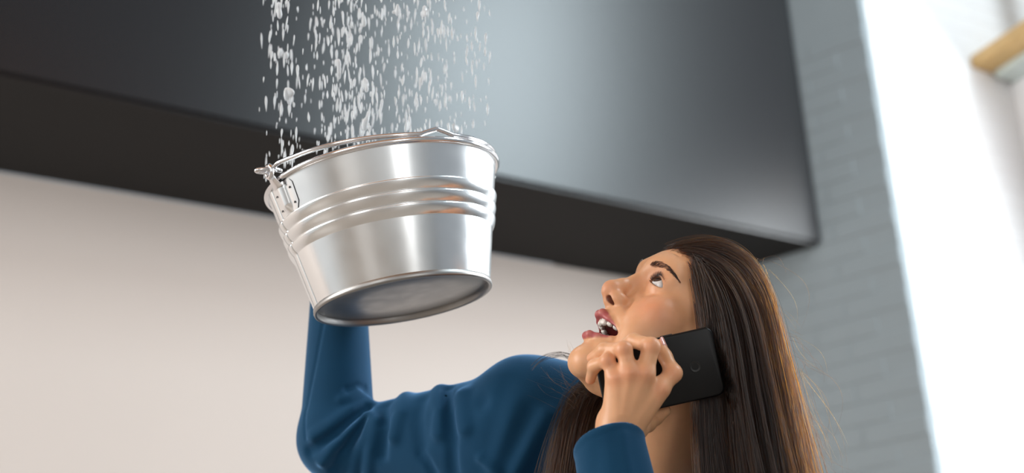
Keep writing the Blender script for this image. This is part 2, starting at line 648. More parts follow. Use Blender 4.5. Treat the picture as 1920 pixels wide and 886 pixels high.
# side seam: a flat lapped strip on the wall
TH_E = math.radians(-143.0)
th_s = math.radians(-158.0)
sv = []
for (r, z) in prof_o[4:-3:3]:
    for k, dr in ((-1, 0.0002), (-0.8, 0.0012), (0.8, 0.0012), (1, 0.0002)):
        t = th_s + k * 0.0085 / r
        sv.append(((r + dr) * math.cos(t), (r + dr) * math.sin(t), z))
nr = len(sv) // 4
sf = [(i * 4 + k, i * 4 + k + 1, i * 4 + k + 5, i * 4 + k + 4) for i in range(nr - 1) for k in range(3)]
link_mesh('seam', sv, [f[::-1] for f in sf], m_zinc, bucket)


def ear(th):
    """bracket spot-welded below the rim, its tab rising past the rim with an eye for the wire"""
    root = None
    R0 = wall_r(-0.02)
    # plate hugging the wall, swelling in the middle into a half tube
    nu, nv = 28, 14
    V = []
    for j in range(nv + 1):
        z = -0.006 - j / nv * 0.036
        ch = 0.0
        if j < 2: ch = 0.0022 * (2 - j)
        if j > nv - 3: ch = 0.002 * (j - nv + 3)
        for i in range(nu + 1):
            s = (i / nu * 2 - 1)
            half = 0.0235 - ch
            t = th + s * half / R0
            bul = 0.0050 * max(0.0, math.cos(min(abs(s) / 0.42, 1) * math.pi / 2)) ** 0.8
            bul *= min(1.0, (nv - j) / 3)
            r = wall_r(z) + 0.0009 + bul
            V.append((r * math.cos(t), r * math.sin(t), z))
    F = [(j * (nu + 1) + i, j * (nu + 1) + i + 1, (j + 1) * (nu + 1) + i + 1, (j + 1) * (nu + 1) + i) for j in range(nv) for i in range(nu)]
    pl = link_mesh('ear_bracket', V, [f[::-1] for f in F], m_zinc, bucket)
    for s, z in ((0.72, -0.016), (0.72, -0.034), (-0.72, -0.016), (-0.72, -0.034)):
        t = th + s * 0.0235 / R0
        r = wall_r(z) + 0.0016
        c = Vector((r * math.cos(t), r * math.sin(t), z))
        V2, F2 = lathe([(0.0001, 0.0006), (0.0009, 0.0005), (0.0015, 0.0)], 12)
        o = link_mesh('weld_spot', V2, F2, m_rivet, pl)
        o.matrix_local = Matrix.Translation(c) @ Vector((math.cos(t), math.sin(t), 0)).to_track_quat('Z', 'Y').to_matrix().to_4x4()
    # curved strap rising outward past the rim to an eye ring
    rad = np.array([math.cos(th), math.sin(th), 0]); tan = np.array([-math.sin(th), math.cos(th), 0]); up = np.array([0, 0, 1.0])
    path = [(0.0046, -0.012), (0.0080, -0.006), (0.0110, -0.001), (0.0120, 0.003)]
    V = []; wd = [0.0105, 0.0095, 0.0075, 0.0070]
    for (o_, z), hw in zip(path, wd):
        for k in np.linspace(-1, 1, 9):
            c = rad * (wall_r(-0.006) + o_ - 0.0022 * k * k) + up * z + tan * hw * k
            V.append(c); 
    F = [(j * 9 + i, j * 9 + i + 1, (j + 1) * 9 + i + 1, (j + 1) * 9 + i) for j in range(3) for i in range(8)]
    st = link_mesh('ear_strap', V, F, m_wire, bucket)
    sm = st.modifiers.new('thick', 'SOLIDIFY'); sm.thickness = 0.0016; sm.offset = 0
    sb = st.modifiers.new('smooth', 'SUBSURF'); sb.levels = 2; sb.render_levels = 2
    c = rad * (wall_r(-0.006) + 0.0120) + up * 0.0095
    ring = [c + tan * 0.0062 * math.cos(t) + up * 0.0072 * math.sin(t) for t in np.linspace(0, 2 * np.pi, 40, endpoint=False)]
    V, F = tube(ring, 0.0030, 12, closed=True)
    link_mesh('ear_ring', V, F, m_wire, bucket)
    return c


c1 = ear(TH_E)
c2 = ear(TH_E + math.pi)
# wire handle lying on the rim, hooked through both ears, with a kink for the grip at mid-span
hp = []
NH = 160
for i in range(NH + 1):
    s = i / NH
    t = TH_E + 0.075 + (math.pi - 0.15) * s
    endk = min(s, 1 - s) / 0.06
    lift = 0.0105 if endk > 1 else 0.0105 + 0.000 * (1 - endk)
    lift += 0.006 * max(0, 1 - s / 0.4) - 0.0045 * math.sin(math.pi * s)
    rr = RIM - 0.0005 + (0.004 * (1 - endk) if endk < 1 else 0)
    g = (s - 0.49) / 0.05
    kink = 0.0065 * max(0, 1 - abs(g)) ** 0.9 if abs(g) < 1 else 0.0
    hp.append((rr * math.cos(t), rr * math.sin(t), lift + kink))


def hook(c, th, sgn):
    rad = np.array([math.cos(th), math.sin(th), 0]); tan = np.array([-math.sin(th), math.cos(th), 0]); up = np.array([0, 0, 1.0])
    out = []
    for k in np.linspace(0, 1, 22):
        a = math.pi * 1.35 * k
        # a flat hairpin leaving the ear outwards and returning
        out.append(c + rad * (0.016 * math.sin(a)) + tan * sgn * (-0.0045 * math.cos(a)) + up * 0.001)
    return out


h1 = hook(np.asarray(c1), TH_E, 1)
h2 = hook(np.asarray(c2), TH_E + math.pi, -1)
path = [tuple(v) for v in h1[::-1]] + hp + [tuple(v) for v in h2]
V, F = tube(path, 0.0028, 12)
link_mesh('handle', V, F, m_wire, bucket)

# ------------------------------------------------------------------ the woman
HM = np.array([[-0.752514, 0.340534, 0.563701], [0.644732, 0.206346, 0.736031], [0.134326, 0.91731, -0.374832]])
HT = np.array([196.42, -123.89, -1610.4])


def head2cam(p):
    return np.atleast_2d(p) @ HM.T + HT


def cam2head(p):
    return (np.atleast_2d(p) - HT) @ HM


NECK_B = P(1212, 930, 1.64)                    # base of the neck, camera space
NECK_H = cam2head(NECK_B)[0]
EYE = np.array([70.2, 30.5, 20.2])
EYE_A = math.radians(22)                       # the lids face a little outwards
EYE_R = 12.2
UPPER_LIP = [(70.5, 26.0, -51), (81, 21.5, -47.5), (93, 12.5, -41.5), (101.3, 4.2, -37.4), (102, 0, -38.4)]
UPPER_R = [1.8, 3.0, 4.2, 4.8, 4.4]
LOWER_LIP = [(70.5, 26.0, -51), (81, 21.0, -59.5), (92, 12, -64.5), (99.2, 5, -66.6), (100, 0, -66.8)]
LOWER_R = [1.8, 2.8, 3.8, 4.4, 4.4]
HEAD_STROKES = []                              # filled in below


def sym(p):
    q = p.copy()
    q[:, 1] = np.abs(q[:, 1])
    return q


def eye_local(q):
    c, sn = math.cos(EYE_A), math.sin(EYE_A)
    return c * q[:, 0] + sn * q[:, 1], -sn * q[:, 0] + c * q[:, 1], q[:, 2]


def lid_curves(l):
    s = (l - 2.3) / 11.6
    arch = np.maximum(0, 1 - np.abs(s) ** 2.2)
    ti = -1.6 - 0.30 * (l - 2.3)
    return s, ti + 7.6 * np.maximum(0, 1 - np.abs((l - 2.8) / 11.4) ** 2.0), ti - 3.2 * arch


def eye_opening(q):
    """signed 'distance' of the almond between the lids, q relative to the eye centre"""
    f_, l_, z_ = eye_local(q)
    s, zu, zl = lid_curves(l_)
    a = np.maximum(z_ - zu, zl - z_) + 14 * np.maximum(0, np.abs(s) - 0.93)
    return np.maximum(a, 1.0 - f_)


def skull(q):
    """head without eyes, lips and nose detail; q symmetric"""
    d = ell(q, (-8, 0, 23), (87, 68, 66))
    d = smin(d, ell(q, (35, 0, 49), (57, 60, 46)), 26)
    d = smin(d, ell(q, (40, 0, -4), (46, 55, 62)), 22)
    d = smin(d, ell(q, (54, 43, -11), (22, 19, 16)), 18)          # cheek bone
    d = smin(d, ell(q, (62, 0, -30), (37, 32, 26)), 16)          # maxilla
    d = smin(d, chain(q, [(4, 56, -12), (4, 52, -58), (54, 31, -88), (84, 9, -95)], [12, 13, 13, 13], 6), 18)
    d = smin(d, ell(q, (46, 37, -46), (33, 21, 38)), 22)         # cheek
    d = smin(d, ell(q, (72, 0, -76), (26.5, 27, 20)), 14)
    d = smin(d, ell(q, (86.5, 0, -93.5), (15, 16, 14)), 12)         # chin
    d = smin(d, ell(q, (36, 0, -84), (46, 38, 20)), 18)          # floor of the mouth
    return d


CAV_R = np.eye(3)
NOSTRIL_R = rotm('Z', -16) @ rotm('Y', 10)


def head_sdf(p):
    q = sym(p)
    d = skull(q)
    # neck (not mirrored)
    nk = cone(p, (-14, 0, -40), NECK_H, 54, 58)
    nk = smin(nk, cone(p, (-30, 0, 0), NECK_H + np.array([-20, 0, 0]), 48, 56), 25)
    d = smin(d, nk, 24)
    # nose
    n = chain(q, [(82, 0, 31), (90.5, 0, 18), (100.5, 0, 4), (106, 0, -4)], [9, 7.6, 8.0, 9.0], 6)
    d = smin(d, n, 10)
    d = smin(d, ell(q, (108, 0, -7.5), (10.5, 10, 9.4)), 7)
    d = smin(d, ell(q, (96.5, 11.5, -14.5), (11, 6.6, 8.0), rotm('Z', -14)), 6)
    d = smin(d, chain(q, [(110, 0, -13.5), (103, 0, -19.5), (97, 0, -24)], [5.2, 5.0, 5.2], 4), 5)
    # eye sockets and lids
    d = smax(d, -ell(q, (91, 30, 20), (14, 18, 13)), 14)
    d = smin(d, ell(q, EYE + (0, 0, 0), (14.2, 14.6, 13.6)), 11)
    # lips
    d = smin(d, chain(q, UPPER_LIP, UPPER_R, 3), 5)
    d = smin(d, chain(q, LOWER_LIP, LOWER_R, 3), 5)
    d = strokes(q, d, HEAD_STROKES)
    # nostrils, open mouth, eye openings
    d = smax(d, -ell(q, (101.0, 8.0, -19.0), (8.8, 3.1, 4.2), NOSTRIL_R), 2.5)
    cav = ell(q, (78, 0, -52.2), (40, 24.5, 10.3), CAV_R)
    cav = np.maximum(cav, 46 - q[:, 0])
    d = smax(d, -cav, 4)
    e = q - EYE
    r = np.sqrt((e * e).sum(1))
    cut = np.maximum(eye_opening(e), 11.0 - r)
    d = smax(d, -cut, 1.8)
    # ear
    er = ell(q, (-8, 71, 0), (15, 5, 27), rotm('Y', -12) @ rotm('Z', 12))
    er = smax(er, -ell(q, (-5, 77, 2), (10, 5, 18), rotm('Y', -12)), 4)
    er = smin(er, ell(q, (0, 71, -24), (9, 5, 10)), 6)
    d = smin(d, er, 5)
    return d


HEAD_STROKES += [
    ([(93, 0, -29), (99.5, 0, -36)], -1.0, 2.4),                  # philtrum groove
    ([(92, 3.6, -28), (99, 3.8, -36)], 0.6, 1.6),
    ([(87, 19, -17), (79, 27, -32), (71, 32, -50)], -2.8, 4.0),   # fold from nose to mouth
    ([(70, 36, -20), (66, 48, -20)], 2.5, 10.0),                  # cheek apple
    ([(95, 12, 46), (92, 24, 49), (83, 40, 45), (71, 54, 34)], 4.6, 8.5),   # brow ridge
    ([(91, 0, -79), (89, 14, -78)], -2.0, 6.0),                   # above the chin
    ([(87, 20.5, -7), (85, 20, -17)], -1.5, 2.5),                     # crease behind the nostril
    ([(82, 6, 70), (79, 22, 70), (72, 36, 68)], -1.2, 1.5),       # brow furrows
    ([(86, 8, 62), (83, 24, 63), (76, 38, 61)], -1.2, 1.5),
    ([(78, 8, 77), (74, 24, 77)], -0.5, 1.4),
    ([(82.6, 29, 29), (78.5, 37, 31.5), (72.5, 44, 27)], -1.8, 2.2),   # fold of the upper lid
    ([(50, 58, 45)], -4.0, 16),                                   # temple
    ([(78, 14, 10), (76, 26, 3), (70, 40, 4)], -2.5, 5.0),        # under the eye
]


def smoothstep(x, a, b):
    t = np.clip((x - a) / (b - a), 0, 1)
    return t * t * (3 - 2 * t)


SKIN = np.array(lin(219, 165, 124)[:3])
LIP = np.array(lin(178, 92, 92)[:3])
BLUSH = np.array(lin(218, 134, 100)[:3])
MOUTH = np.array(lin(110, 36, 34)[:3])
NAIL = np.array(lin(232, 170, 160)[:3])


def head_colour(p):
    q = sym(p)
    c = np.tile(SKIN, (len(p), 1))

    def blend(col, w):
        nonlocal c
        c = c * (1 - w[:, None]) + col * w[:, None]
    w = 0.55 * np.exp(-((q - (68, 48, -14)) ** 2 / np.array([26, 26, 20]) ** 2).sum(1))
    blend(BLUSH, w)
    blend(BLUSH, 0.5 * np.exp(-((q - (112, 0, -10)) ** 2 / np.array([12, 14, 12]) ** 2).sum(1)))
    blend(BLUSH * 0.8, 0.55 * np.exp(-((q - (84, 30, 24)) ** 2 / np.array([14, 18, 12]) ** 2).sum(1)))
    lu = np.minimum(chain(q, UPPER_LIP, UPPER_R, 1), chain(q, LOWER_LIP, LOWER_R, 1))
    blend(LIP, 1 - smoothstep(lu, 0.2, 1.4))
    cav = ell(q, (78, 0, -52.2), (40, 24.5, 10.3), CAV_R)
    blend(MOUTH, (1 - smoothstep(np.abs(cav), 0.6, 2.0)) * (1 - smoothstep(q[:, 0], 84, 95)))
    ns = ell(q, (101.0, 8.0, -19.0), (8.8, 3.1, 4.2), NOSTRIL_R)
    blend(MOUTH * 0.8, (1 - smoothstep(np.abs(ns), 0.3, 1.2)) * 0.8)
    # darker line of the lash roots
    e = q - EYE
    op = eye_opening(e)
    r = np.sqrt((e * e).sum(1))
    _, lz_, zz_ = eye_local(e)
    _, zu_, zl_ = lid_curves(lz_)
    up = smoothstep(zz_ - zu_, -1.5, 0.5)
    blend(np.array(lin(58, 38, 30)[:3]), (1 - smoothstep(op, 0.6, 2.6)) * (r < 17) * (e[:, 0] > 2) * (0.30 + 0.62 * up))
    return np.concatenate([c, np.ones((len(c), 1))], 1)


def skin_mat():
    m = bpy.data.materials.new('skin')
    m.use_nodes = True
    nt = m.node_tree
    b = nt.nodes['Principled BSDF']
    at = nt.nodes.new('ShaderNodeAttribute'); at.attribute_name = 'skin_colour'
    tc = nt.nodes.new('ShaderNodeTexCoord')
    n = nt.nodes.new('ShaderNodeTexNoise'); n.inputs['Scale'].default_value = 60; n.inputs['Detail'].default_value = 6
    nt.links.new(tc.outputs['Object'], n.inputs['Vector'])
    mr = nt.nodes.new('ShaderNodeMapRange')
    mr.inputs['To Min'].default_value = 0.90; mr.inputs['To Max'].default_value = 1.08
    nt.links.new(n.outputs['Fac'], mr.inputs['Value'])
    mx = nt.nodes.new('ShaderNodeMix'); mx.data_type = 'RGBA'; mx.blend_type = 'MULTIPLY'
    mx.inputs[0].default_value = 1.0
    nt.links.new(at.outputs['Color'], mx.inputs[6]); nt.links.new(mr.outputs[0], mx.inputs[7])
    nt.links.new(mx.outputs[2], b.inputs['Base Color'])
    b.inputs['Roughness'].default_value = 0.42
    b.inputs['Specular IOR Level'].default_value = 0.45
    b.inputs['Subsurface Weight'].default_value = 0.25
    b.inputs['Subsurface Radius'].default_value = (1.0, 0.35, 0.2)
    b.inputs['Subsurface Scale'].default_value = 0.004
    n2 = nt.nodes.new('ShaderNodeTexNoise'); n2.inputs['Scale'].default_value = 900; n2.inputs['Detail'].default_value = 2
    nt.links.new(tc.outputs['Object'], n2.inputs['Vector'])
    bp = nt.nodes.new('ShaderNodeBump'); bp.inputs['Strength'].default_value = 0.12; bp.inputs['Distance'].default_value = 0.0006
    nt.links.new(n2.outputs['Fac'], bp.inputs['Height'])
    nt.links.new(bp.outputs['Normal'], b.inputs['Normal'])
    return m


m_skin = skin_mat()
person = empty('person', (*cam2world(NECK_B)[0][:2], 0.0))
tag(person, 'woman in a blue sweater looking up, phone at her ear, holding up a bucket', 'person')

bodyV, bodyQ, bodyN, bodyC = [], [], [], []


def add_body(V, Q, N, C):
    k = sum(len(v) for v in bodyV)
    bodyV.append(V); bodyQ.append(Q + k); bodyN.append(N); bodyC.append(C)


V, Q, N = surface_net(head_sdf, (-105, -90, -150), (130, 90, 135), 1.0)
add_body(cam2world(head2cam(V)), Q, dirs_to_world(N @ HM.T), head_colour(V))


# eyes

def eye_mat():
    m = bpy.data.materials.new('eye')
    m.use_nodes = True
    nt = m.node_tree
    b = nt.nodes['Principled BSDF']
    b.inputs['Roughness'].default_value = 0.06
    b.inputs['Coat Weight'].default_value = 0.6
    tc = nt.nodes.new('ShaderNodeTexCoord')
    sp = nt.nodes.new('ShaderNodeSeparateXYZ')
    nt.links.new(tc.outputs['Object'], sp.inputs[0])
    mr = nt.nodes.new('ShaderNodeMapRange')
    mr.inputs['From Min'].default_value = 0.0085; mr.inputs['From Max'].default_value = 0.0122
    nt.links.new(sp.outputs['Z'], mr.inputs['Value'])
    cr = nt.nodes.new('ShaderNodeValToRGB')
    e = cr.color_ramp.elements
    e[0].position = 0.50; e[0].color = lin(236, 232, 230)
    e[1].position = 0.56; e[1].color = lin(40, 26, 18)
    for pos, c in ((0.66, lin(84, 52, 30)), (0.86, lin(70, 42, 24)), (0.90, lin(8, 6, 6))):
        x = e.new(pos); x.color = c
    nt.links.new(mr.outputs[0], cr.inputs[0])
    n = nt.nodes.new('ShaderNodeTexNoise'); n.inputs['Scale'].default_value = 300
    nt.links.new(tc.outputs['Object'], n.inputs['Vector'])
    mx = nt.nodes.new('ShaderNodeMix'); mx.data_type = 'RGBA'; mx.blend_type = 'MULTIPLY'; mx.inputs[0].default_value = 0.15
    nt.links.new(cr.outputs[0], mx.inputs[6]); nt.links.new(n.outputs['Fac'], mx.inputs[7])
    nt.links.new(mx.outputs[2], b.inputs['Base Color'])
    return m


m_eye = eye_mat()
for sy in (1, -1):
    ec = EYE * (1, sy, 1)
    g = np.array([0.84, 0.30, 0.45])
    g /= np.linalg.norm(g)
    gw = dirs_to_world((g @ HM.T)[None])[0]
    ang = np.linspace(0, np.pi, 40)
    V, F = lathe([(EYE_R / 1000 * math.sin(t) + 1e-6, EYE_R / 1000 * math.cos(t)) for t in ang], 48)
    o = link_mesh('eye', V, [f[::-1] for f in F], m_eye)
    o.parent = person
    wc = cam2world(head2cam(ec))[0]
    o.matrix_local = Matrix.Translation(Vector(wc) - Vector(person.location)) @ Vector(gw).to_track_quat('Z', 'Y').to_matrix().to_4x4()

# teeth
m_tooth = new_mat('tooth_enamel', lin(240, 236, 228), rough=0.18, noise=(200, 0.05), Subsurface_Weight=0.1, Subsurface_Scale=0.002)


def tooth_mesh(wd, ht, dp):
    bm = bmesh.new()
    bmesh.ops.create_cube(bm, size=2.0)
    bmesh.ops.subdivide_edges(bm, edges=list(bm.edges), cuts=5, use_grid_fill=True)
    for v in bm.verts:
        c = np.array(v.co)
        r = (np.abs(c) ** 4).sum() ** 0.25
        c = c / max(r, 1e-6)
        tp = 1 - 0.14 * (c[2] + 1) / 2
        v.co = Vector((c[0] * dp / 2, c[1] * wd / 2 * tp, c[2] * ht / 2))
    for f in bm.faces:
        f.smooth = True
    me = bpy.data.meshes.new('tooth')
    bm.to_mesh(me); bm.free()
    me.materials.append(m_tooth)
    return me


def teeth_row(name, x0, z0, widths, ht, bend, tilt, flip):
    root = empty(name, (0, 0, 0))
    root.parent = person
    pts = []
    for sgn in (1, -1):
        y = 0.0
        for i, wd in enumerate(widths):
            yc = y + wd / 2
            # walk along the arch
            s = yc
            Y = 24 * math.tanh(s / 24 * 1.05)
            X = x0 - bend * Y ** 2 - 0.00002 * Y ** 4
            dx = -2 * bend * Y - 0.00008 * Y ** 3
            pts.append((X, sgn * Y, z0 + (0.6 if i == 1 else 0.0) * (1 if not flip else -1) + 0.10 * i * (1 if not flip else 0), math.atan2(-dx, 1) * sgn, wd, ht - 0.25 * i))
            y += wd
    for X, Y, Z, a, wd, h_ in pts:
        me = tooth_mesh(wd * 0.001 * 1.0, h_ * 0.001, 0.0065)
        R = rotm('Z', math.degrees(a)) @ rotm('Y', tilt)
        if flip:
            R = R @ rotm('X', 180)
        Rc = HM @ R
        Rw = np.stack([dirs_to_world(Rc[:, k][None])[0] for k in range(3)], 1)
        o = bpy.data.objects.new('tooth', me)
        COL.objects.link(o)
        o.parent = root
        wc = cam2world(head2cam((X, Y, Z)))[0]
        m4 = Matrix([list(Rw[i]) + [wc[i] - person.location[i]] for i in range(3)] + [[0, 0, 0, 1]])
        o.matrix_local = m4
    return root


teeth_row('upper_teeth', 95.0, -43.0, [8.4, 6.8, 7.6, 6.8, 6.6], 9.5, 0.042, 4, False)
teeth_row('lower_teeth', 92.5, -62.5, [5.6, 6.0, 6.8, 6.8, 6.8], 9.0, 0.042, 8, True)

# ------------------------------------------------------------------ phone
m_phone = new_mat('black_phone_plastic', lin(9, 9, 10), rough=0.35, noise=(40, 0.3), Specular_IOR_Level=0.25)
m_phone_edge = new_mat('phone_edge', lin(22, 21, 21), rough=0.25, noise=(40, 0.2))
m_lens = new_mat('phone_sensor_ring', lin(7, 7, 8), rough=0.45, noise=(40, 0.2))
PH_D = 1.512
pc = [P(1118, 655, PH_D - 0.004), P(1341, 611, PH_D + 0.006), P(1353, 737, PH_D + 0.002), P(1131, 792, PH_D - 0.008)]
pcen = sum(pc) / 4
pu = (pc[1] + pc[2] - pc[0] - pc[3]) / 2; PL = np.linalg.norm(pu); pu /= PL
pv = (pc[0] + pc[1] - pc[2] - pc[3]) / 2; pv -= pu * (pv @ pu); PWd = np.linalg.norm(pv); pv /= PWd
pn = np.cross(pu, pv)                             # towards the camera: the back of the phone
PT = 8.0


def rounded_slab(L, Wd, T, rc, rb, n=8):
    """rounded rectangle with softened long edges, thickness along z, centred"""
    lay = []
    for k in range(7):
        a = math.pi / 2 * (k / 3 - 1)
        lay.append((rb * (1 - math.cos(a)), (T / 2 - rb) * (1 if a > 0 else -1 if a < 0 else 0) + rb * math.sin(a)))
    V = []; m = 4 * (n + 1)
    for ins, z in lay:
        for q, (sx, sy) in enumerate(((1, 1), (-1, 1), (-1, -1), (1, -1))):
            for i in range(n + 1):
                t = math.pi / 2 * (q + i / n)
                r = rc - ins
                V.append((sx * (L / 2 - rc) + r * math.cos(t), sy * (Wd / 2 - rc) + r * math.sin(t), z))
    F = []
    for l in range(len(lay) - 1):
        for i in range(m):
            F.append((l * m + i, l * m + (i + 1) % m, (l + 1) * m + (i + 1) % m, (l + 1) * m + i))
    F.append(tuple(range(m))[::-1]); F.append(tuple((len(lay) - 1) * m + i for i in range(m)))
    return np.array(V), F


def phone_space(V):
    V = np.asarray(V, float)
    return cam2world(pcen + V[:, :1] * pu + V[:, 1:2] * pv + V[:, 2:3] * pn)


phone = empty('mobile_phone', cam2world(pcen)[0])
tag(phone, 'black mobile phone held against the ear of the woman', 'phone')
V, F = rounded_slab(PL, PWd, PT, 9, 2.6)
adopt(link_mesh('back_cover', phone_space(V), F, m_phone), phone)
V, F = rounded_slab(PL - 3, PWd - 3, 1.2, 8, 0.5)
adopt(link_mesh('screen', phone_space(V + (0, 0, -PT / 2 - 0.3)), F, m_lens), phone)
sx, sy = PL * 0.295, -PWd * 0.02
ring = [(sx + 5.6 * math.cos(t), sy + 5.6 * math.sin(t), PT / 2 + 0.05) for t in np.linspace(0, 2 * np.pi, 48, endpoint=False)]
V, F = tube(ring, 0.55, 8, closed=True)
adopt(link_mesh('sensor_ring', phone_space(V), F, m_lens), phone)
V, F = lathe([(0.01, -0.35), (3.5, -0.3), (5.3, 0.1)], 40)
adopt(link_mesh('sensor', phone_space(V + (sx, sy, PT / 2 + 0.25)), F, m_lens), phone)
V, F = rounded_slab(13, 1.6, 1.4, 0.7, 0.3)
adopt(link_mesh('side_button', phone_space(V[:, [0, 2, 1]] * (1, 1, 1) + (PL * 0.12, PWd / 2 + 0.1, 0.2)), F, m_phone_edge), phone)

# ------------------------------------------------------------------ hands
HD = 1.464


def hp_(x, y, d):
    return P(x, y, HD + d)


W_L = hp_(1156, 828, 0.0)
E_L = P(1205, 1150, 1.40)                        # left elbow, below the frame
FING_L = [   # each finger: knuckle, middle joint, end joint, tip with radii
    ([hp_(1236, 728, .004), hp_(1262, 699, .012), hp_(1247, 668, .026), hp_(1238, 645, .036)], [9.8, 8.8, 6.9, 5.6]),
    ([hp_(1208, 700, -.006), hp_(1221, 649, .000), hp_(1188, 638, .024), hp_(1166, 648, .037)], [9.8, 8.6, 7.2, 6.2]),
    ([hp_(1180, 698, -.008), hp_(1170, 654, -.004), hp_(1133, 655, .016), hp_(1110, 671, .030)], [9.4, 7.6, 6.9, 5.7]),
    ([hp_(1153, 708, -.004), hp_(1139, 675, .000), hp_(1114, 686, .014), hp_(1107, 711, .028)], [8.4, 6.5, 6.3, 5.3]),
]
THUMB_L = ([hp_(1190, 800, .018), hp_(1212, 792, .040), hp_(1228, 781, .052), hp_(1246, 769, .058)], [12, 10, 8.6, 6.8])
L_STROKES = []


def hand_left(p):
    d = cone(p, W_L + (E_L - W_L) * 0.30, W_L, 25, 23)
    # carpus and palm as a fan of bones
    for (pts, rs), r0, rk in zip(FING_L, (13, 13, 13, 12), (11.5, 11.5, 11, 10)):
        base = W_L + (pts[0] - W_L) * 0.12
        c = cone(p, base, pts[0], r0 + 4, rk)
        d = smin(d, c, 9)
    d = smin(d, cone(p, hp_(1150, 790, .012), hp_(1200, 735, .012), 17, 15), 12)
    th = chain(p, THUMB_L[0], THUMB_L[1], 4)
    th = smin(th, cone(p, hp_(1165, 812, .010), THUMB_L[0][0], 16, 13), 10)
    d = smin(d, th, 8)
    for pts, rs in FING_L:
        f_ = chain(p, pts, rs, 5.0)
        # knuckle swelling
        f_ = smin(f_, np.sqrt(((p - pts[1] - (0, 0, 0.8)) ** 2).sum(1)) - rs[1] * 0.95, 3)
        d = smin(d, f_, 4.5)
    return strokes(p, d, L_STROKES)


for (pts, rs), nx in zip(FING_L, range(4)):
    v = W_L + (pts[0] - W_L) * 0.45 + (0, 0, 16)
    L_STROKES.append(([v, pts[0] + (0, 0, rs[0] + 1)], 0.7, 3.0))          # tendon
    L_STROKES.append(([pts[0] + (0, 0, rs[0] + 1)], 1.3, 4.5))             # knuckle


def skin_colour_const(V, joints=()):
    c = np.tile(SKIN, (len(V), 1))
    for j, r in joints:
        w = 0.5 * np.exp(-((V - j) ** 2).sum(1) / (r * r))
        c = c * (1 - w[:, None]) + BLUSH * w[:, None]
    return np.concatenate([c, np.ones((len(c), 1))], 1)


def bounds(pts, pad):
    a = np.array(pts)
    return a.min(0) - pad, a.max(0) + pad


allp = [q for pts, _ in FING_L for q in pts] + THUMB_L[0] + [W_L]
lo, hi = bounds(allp, 26)
V, Q, N = surface_net(hand_left, lo, hi, 0.9)
jl = [(pts[1] + (0, 0, 5), 8) for pts, _ in FING_L] + [(pts[0] + (0, 0, 8), 9) for pts, _ in FING_L] + [(pts[3], 7) for pts, _ in FING_L]
add_body(cam2world(V), Q, dirs_to_world(N), skin_colour_const(V, jl))

# nail of the left index finger, lying on the outer side of the tip
m_nail = new_mat('varnished_nail', lin(226, 168, 158), rough=0.15, noise=(60, 0.08))
tip, dj = FING_L[0][0][3], FING_L[0][0][2]
fd = (tip - dj) / np.linalg.norm(tip - dj)
nn = np.array([0.80, -0.05, 0.60]); nn -= fd * (nn @ fd); nn /= np.linalg.norm(nn)
nt_ = np.cross(fd, nn)
NV = []
for j in range(9):
    for i in range(9):
        a = (i / 8 * 2 - 1) * 0.95
        u = j / 8
        wdt = 1.0 if u < 0.7 else math.sqrt(max(0.0, 1 - ((u - 0.7) / 0.34) ** 2))
        r = 6.0 - 0.4 * u
        NV.append(tip + fd * (-5.5 + 11.5 * u) + (nn * math.cos(a * wdt) + nt_ * math.sin(a * wdt)) * (r + 0.25) )
NF = [(j * 9 + i, j * 9 + i + 1, j * 9 + i + 10, j * 9 + i + 9) for j in range(8) for i in range(8)]
nl = adopt(link_mesh('fingernail', cam2world(np.array(NV)), NF, m_nail), person)
sm = nl.modifiers.new('thick', 'SOLIDIFY'); sm.thickness = 0.0007

# right hand behind the bucket: palm against its far wall near the base, fingers spread up the wall
def bk_pt(th, z, out):
    """camera-space mm of a point on the outside of the bucket wall (th from the right, front negative)"""
    r = wall_r(z) + out
    lp = Vector((r * math.cos(th), r * math.sin(th), z))
    wv = BM @ lp + Vector(rim_c)
    return world2cam(np.array(wv)[None])[0]


TR = math.radians(112)
W_R = P(655, 570, 1.935)
R_FING = []
for k, (da, l0, l1, l2) in enumerate(((0.30, 40, 26, 20), (0.10, 44, 29, 22), (-0.10, 41, 27, 21), (-0.28, 32, 20, 17))):
    zb = -BH + 0.058
    pts = [bk_pt(TR + da * 1.1, zb, 0.013), bk_pt(TR + da * 1.35, zb + l0 / 1000 * 0.9, 0.0125),
           bk_pt(TR + da * 1.5, zb + (l0 + l1) / 1000 * 0.9, 0.011), bk_pt(TR + da * 1.6, zb + (l0 + l1 + l2) / 1000 * 0.88, 0.010)]
    R_FING.append((pts, [9.5, 8.5, 7.5, 6.2]))
R_THUMB = ([bk_pt(TR + 0.15, -BH + 0.030, 0.024), bk_pt(TR + 0.36, -BH + 0.05, 0.017), bk_pt(TR + 0.45, -BH + 0.075, 0.012)], [12, 9.5, 7.5])
E_R = P(625, 815, 1.86)


def hand_right(p):
    d = cone(p, W_R + (E_R - W_R) * 0.35, W_R, 27, 24)
    for pts, rs in R_FING:
        d = smin(d, cone(p, W_R, pts[0], 18, 11), 9)
    d = smin(d, smin(cone(p, W_R, R_THUMB[0][0], 17, 13), chain(p, *R_THUMB, 4), 8), 8)
    for pts, rs in R_FING:
        d = smin(d, chain(p, pts, rs, 2.5), 5)
    return d


lo, hi = bounds([q for pts, _ in R_FING for q in pts] + R_THUMB[0] + [W_R], 28)
V, Q, N = surface_net(hand_right, lo, hi, 1.8)
add_body(cam2world(V), Q, dirs_to_world(N), skin_colour_const(V))

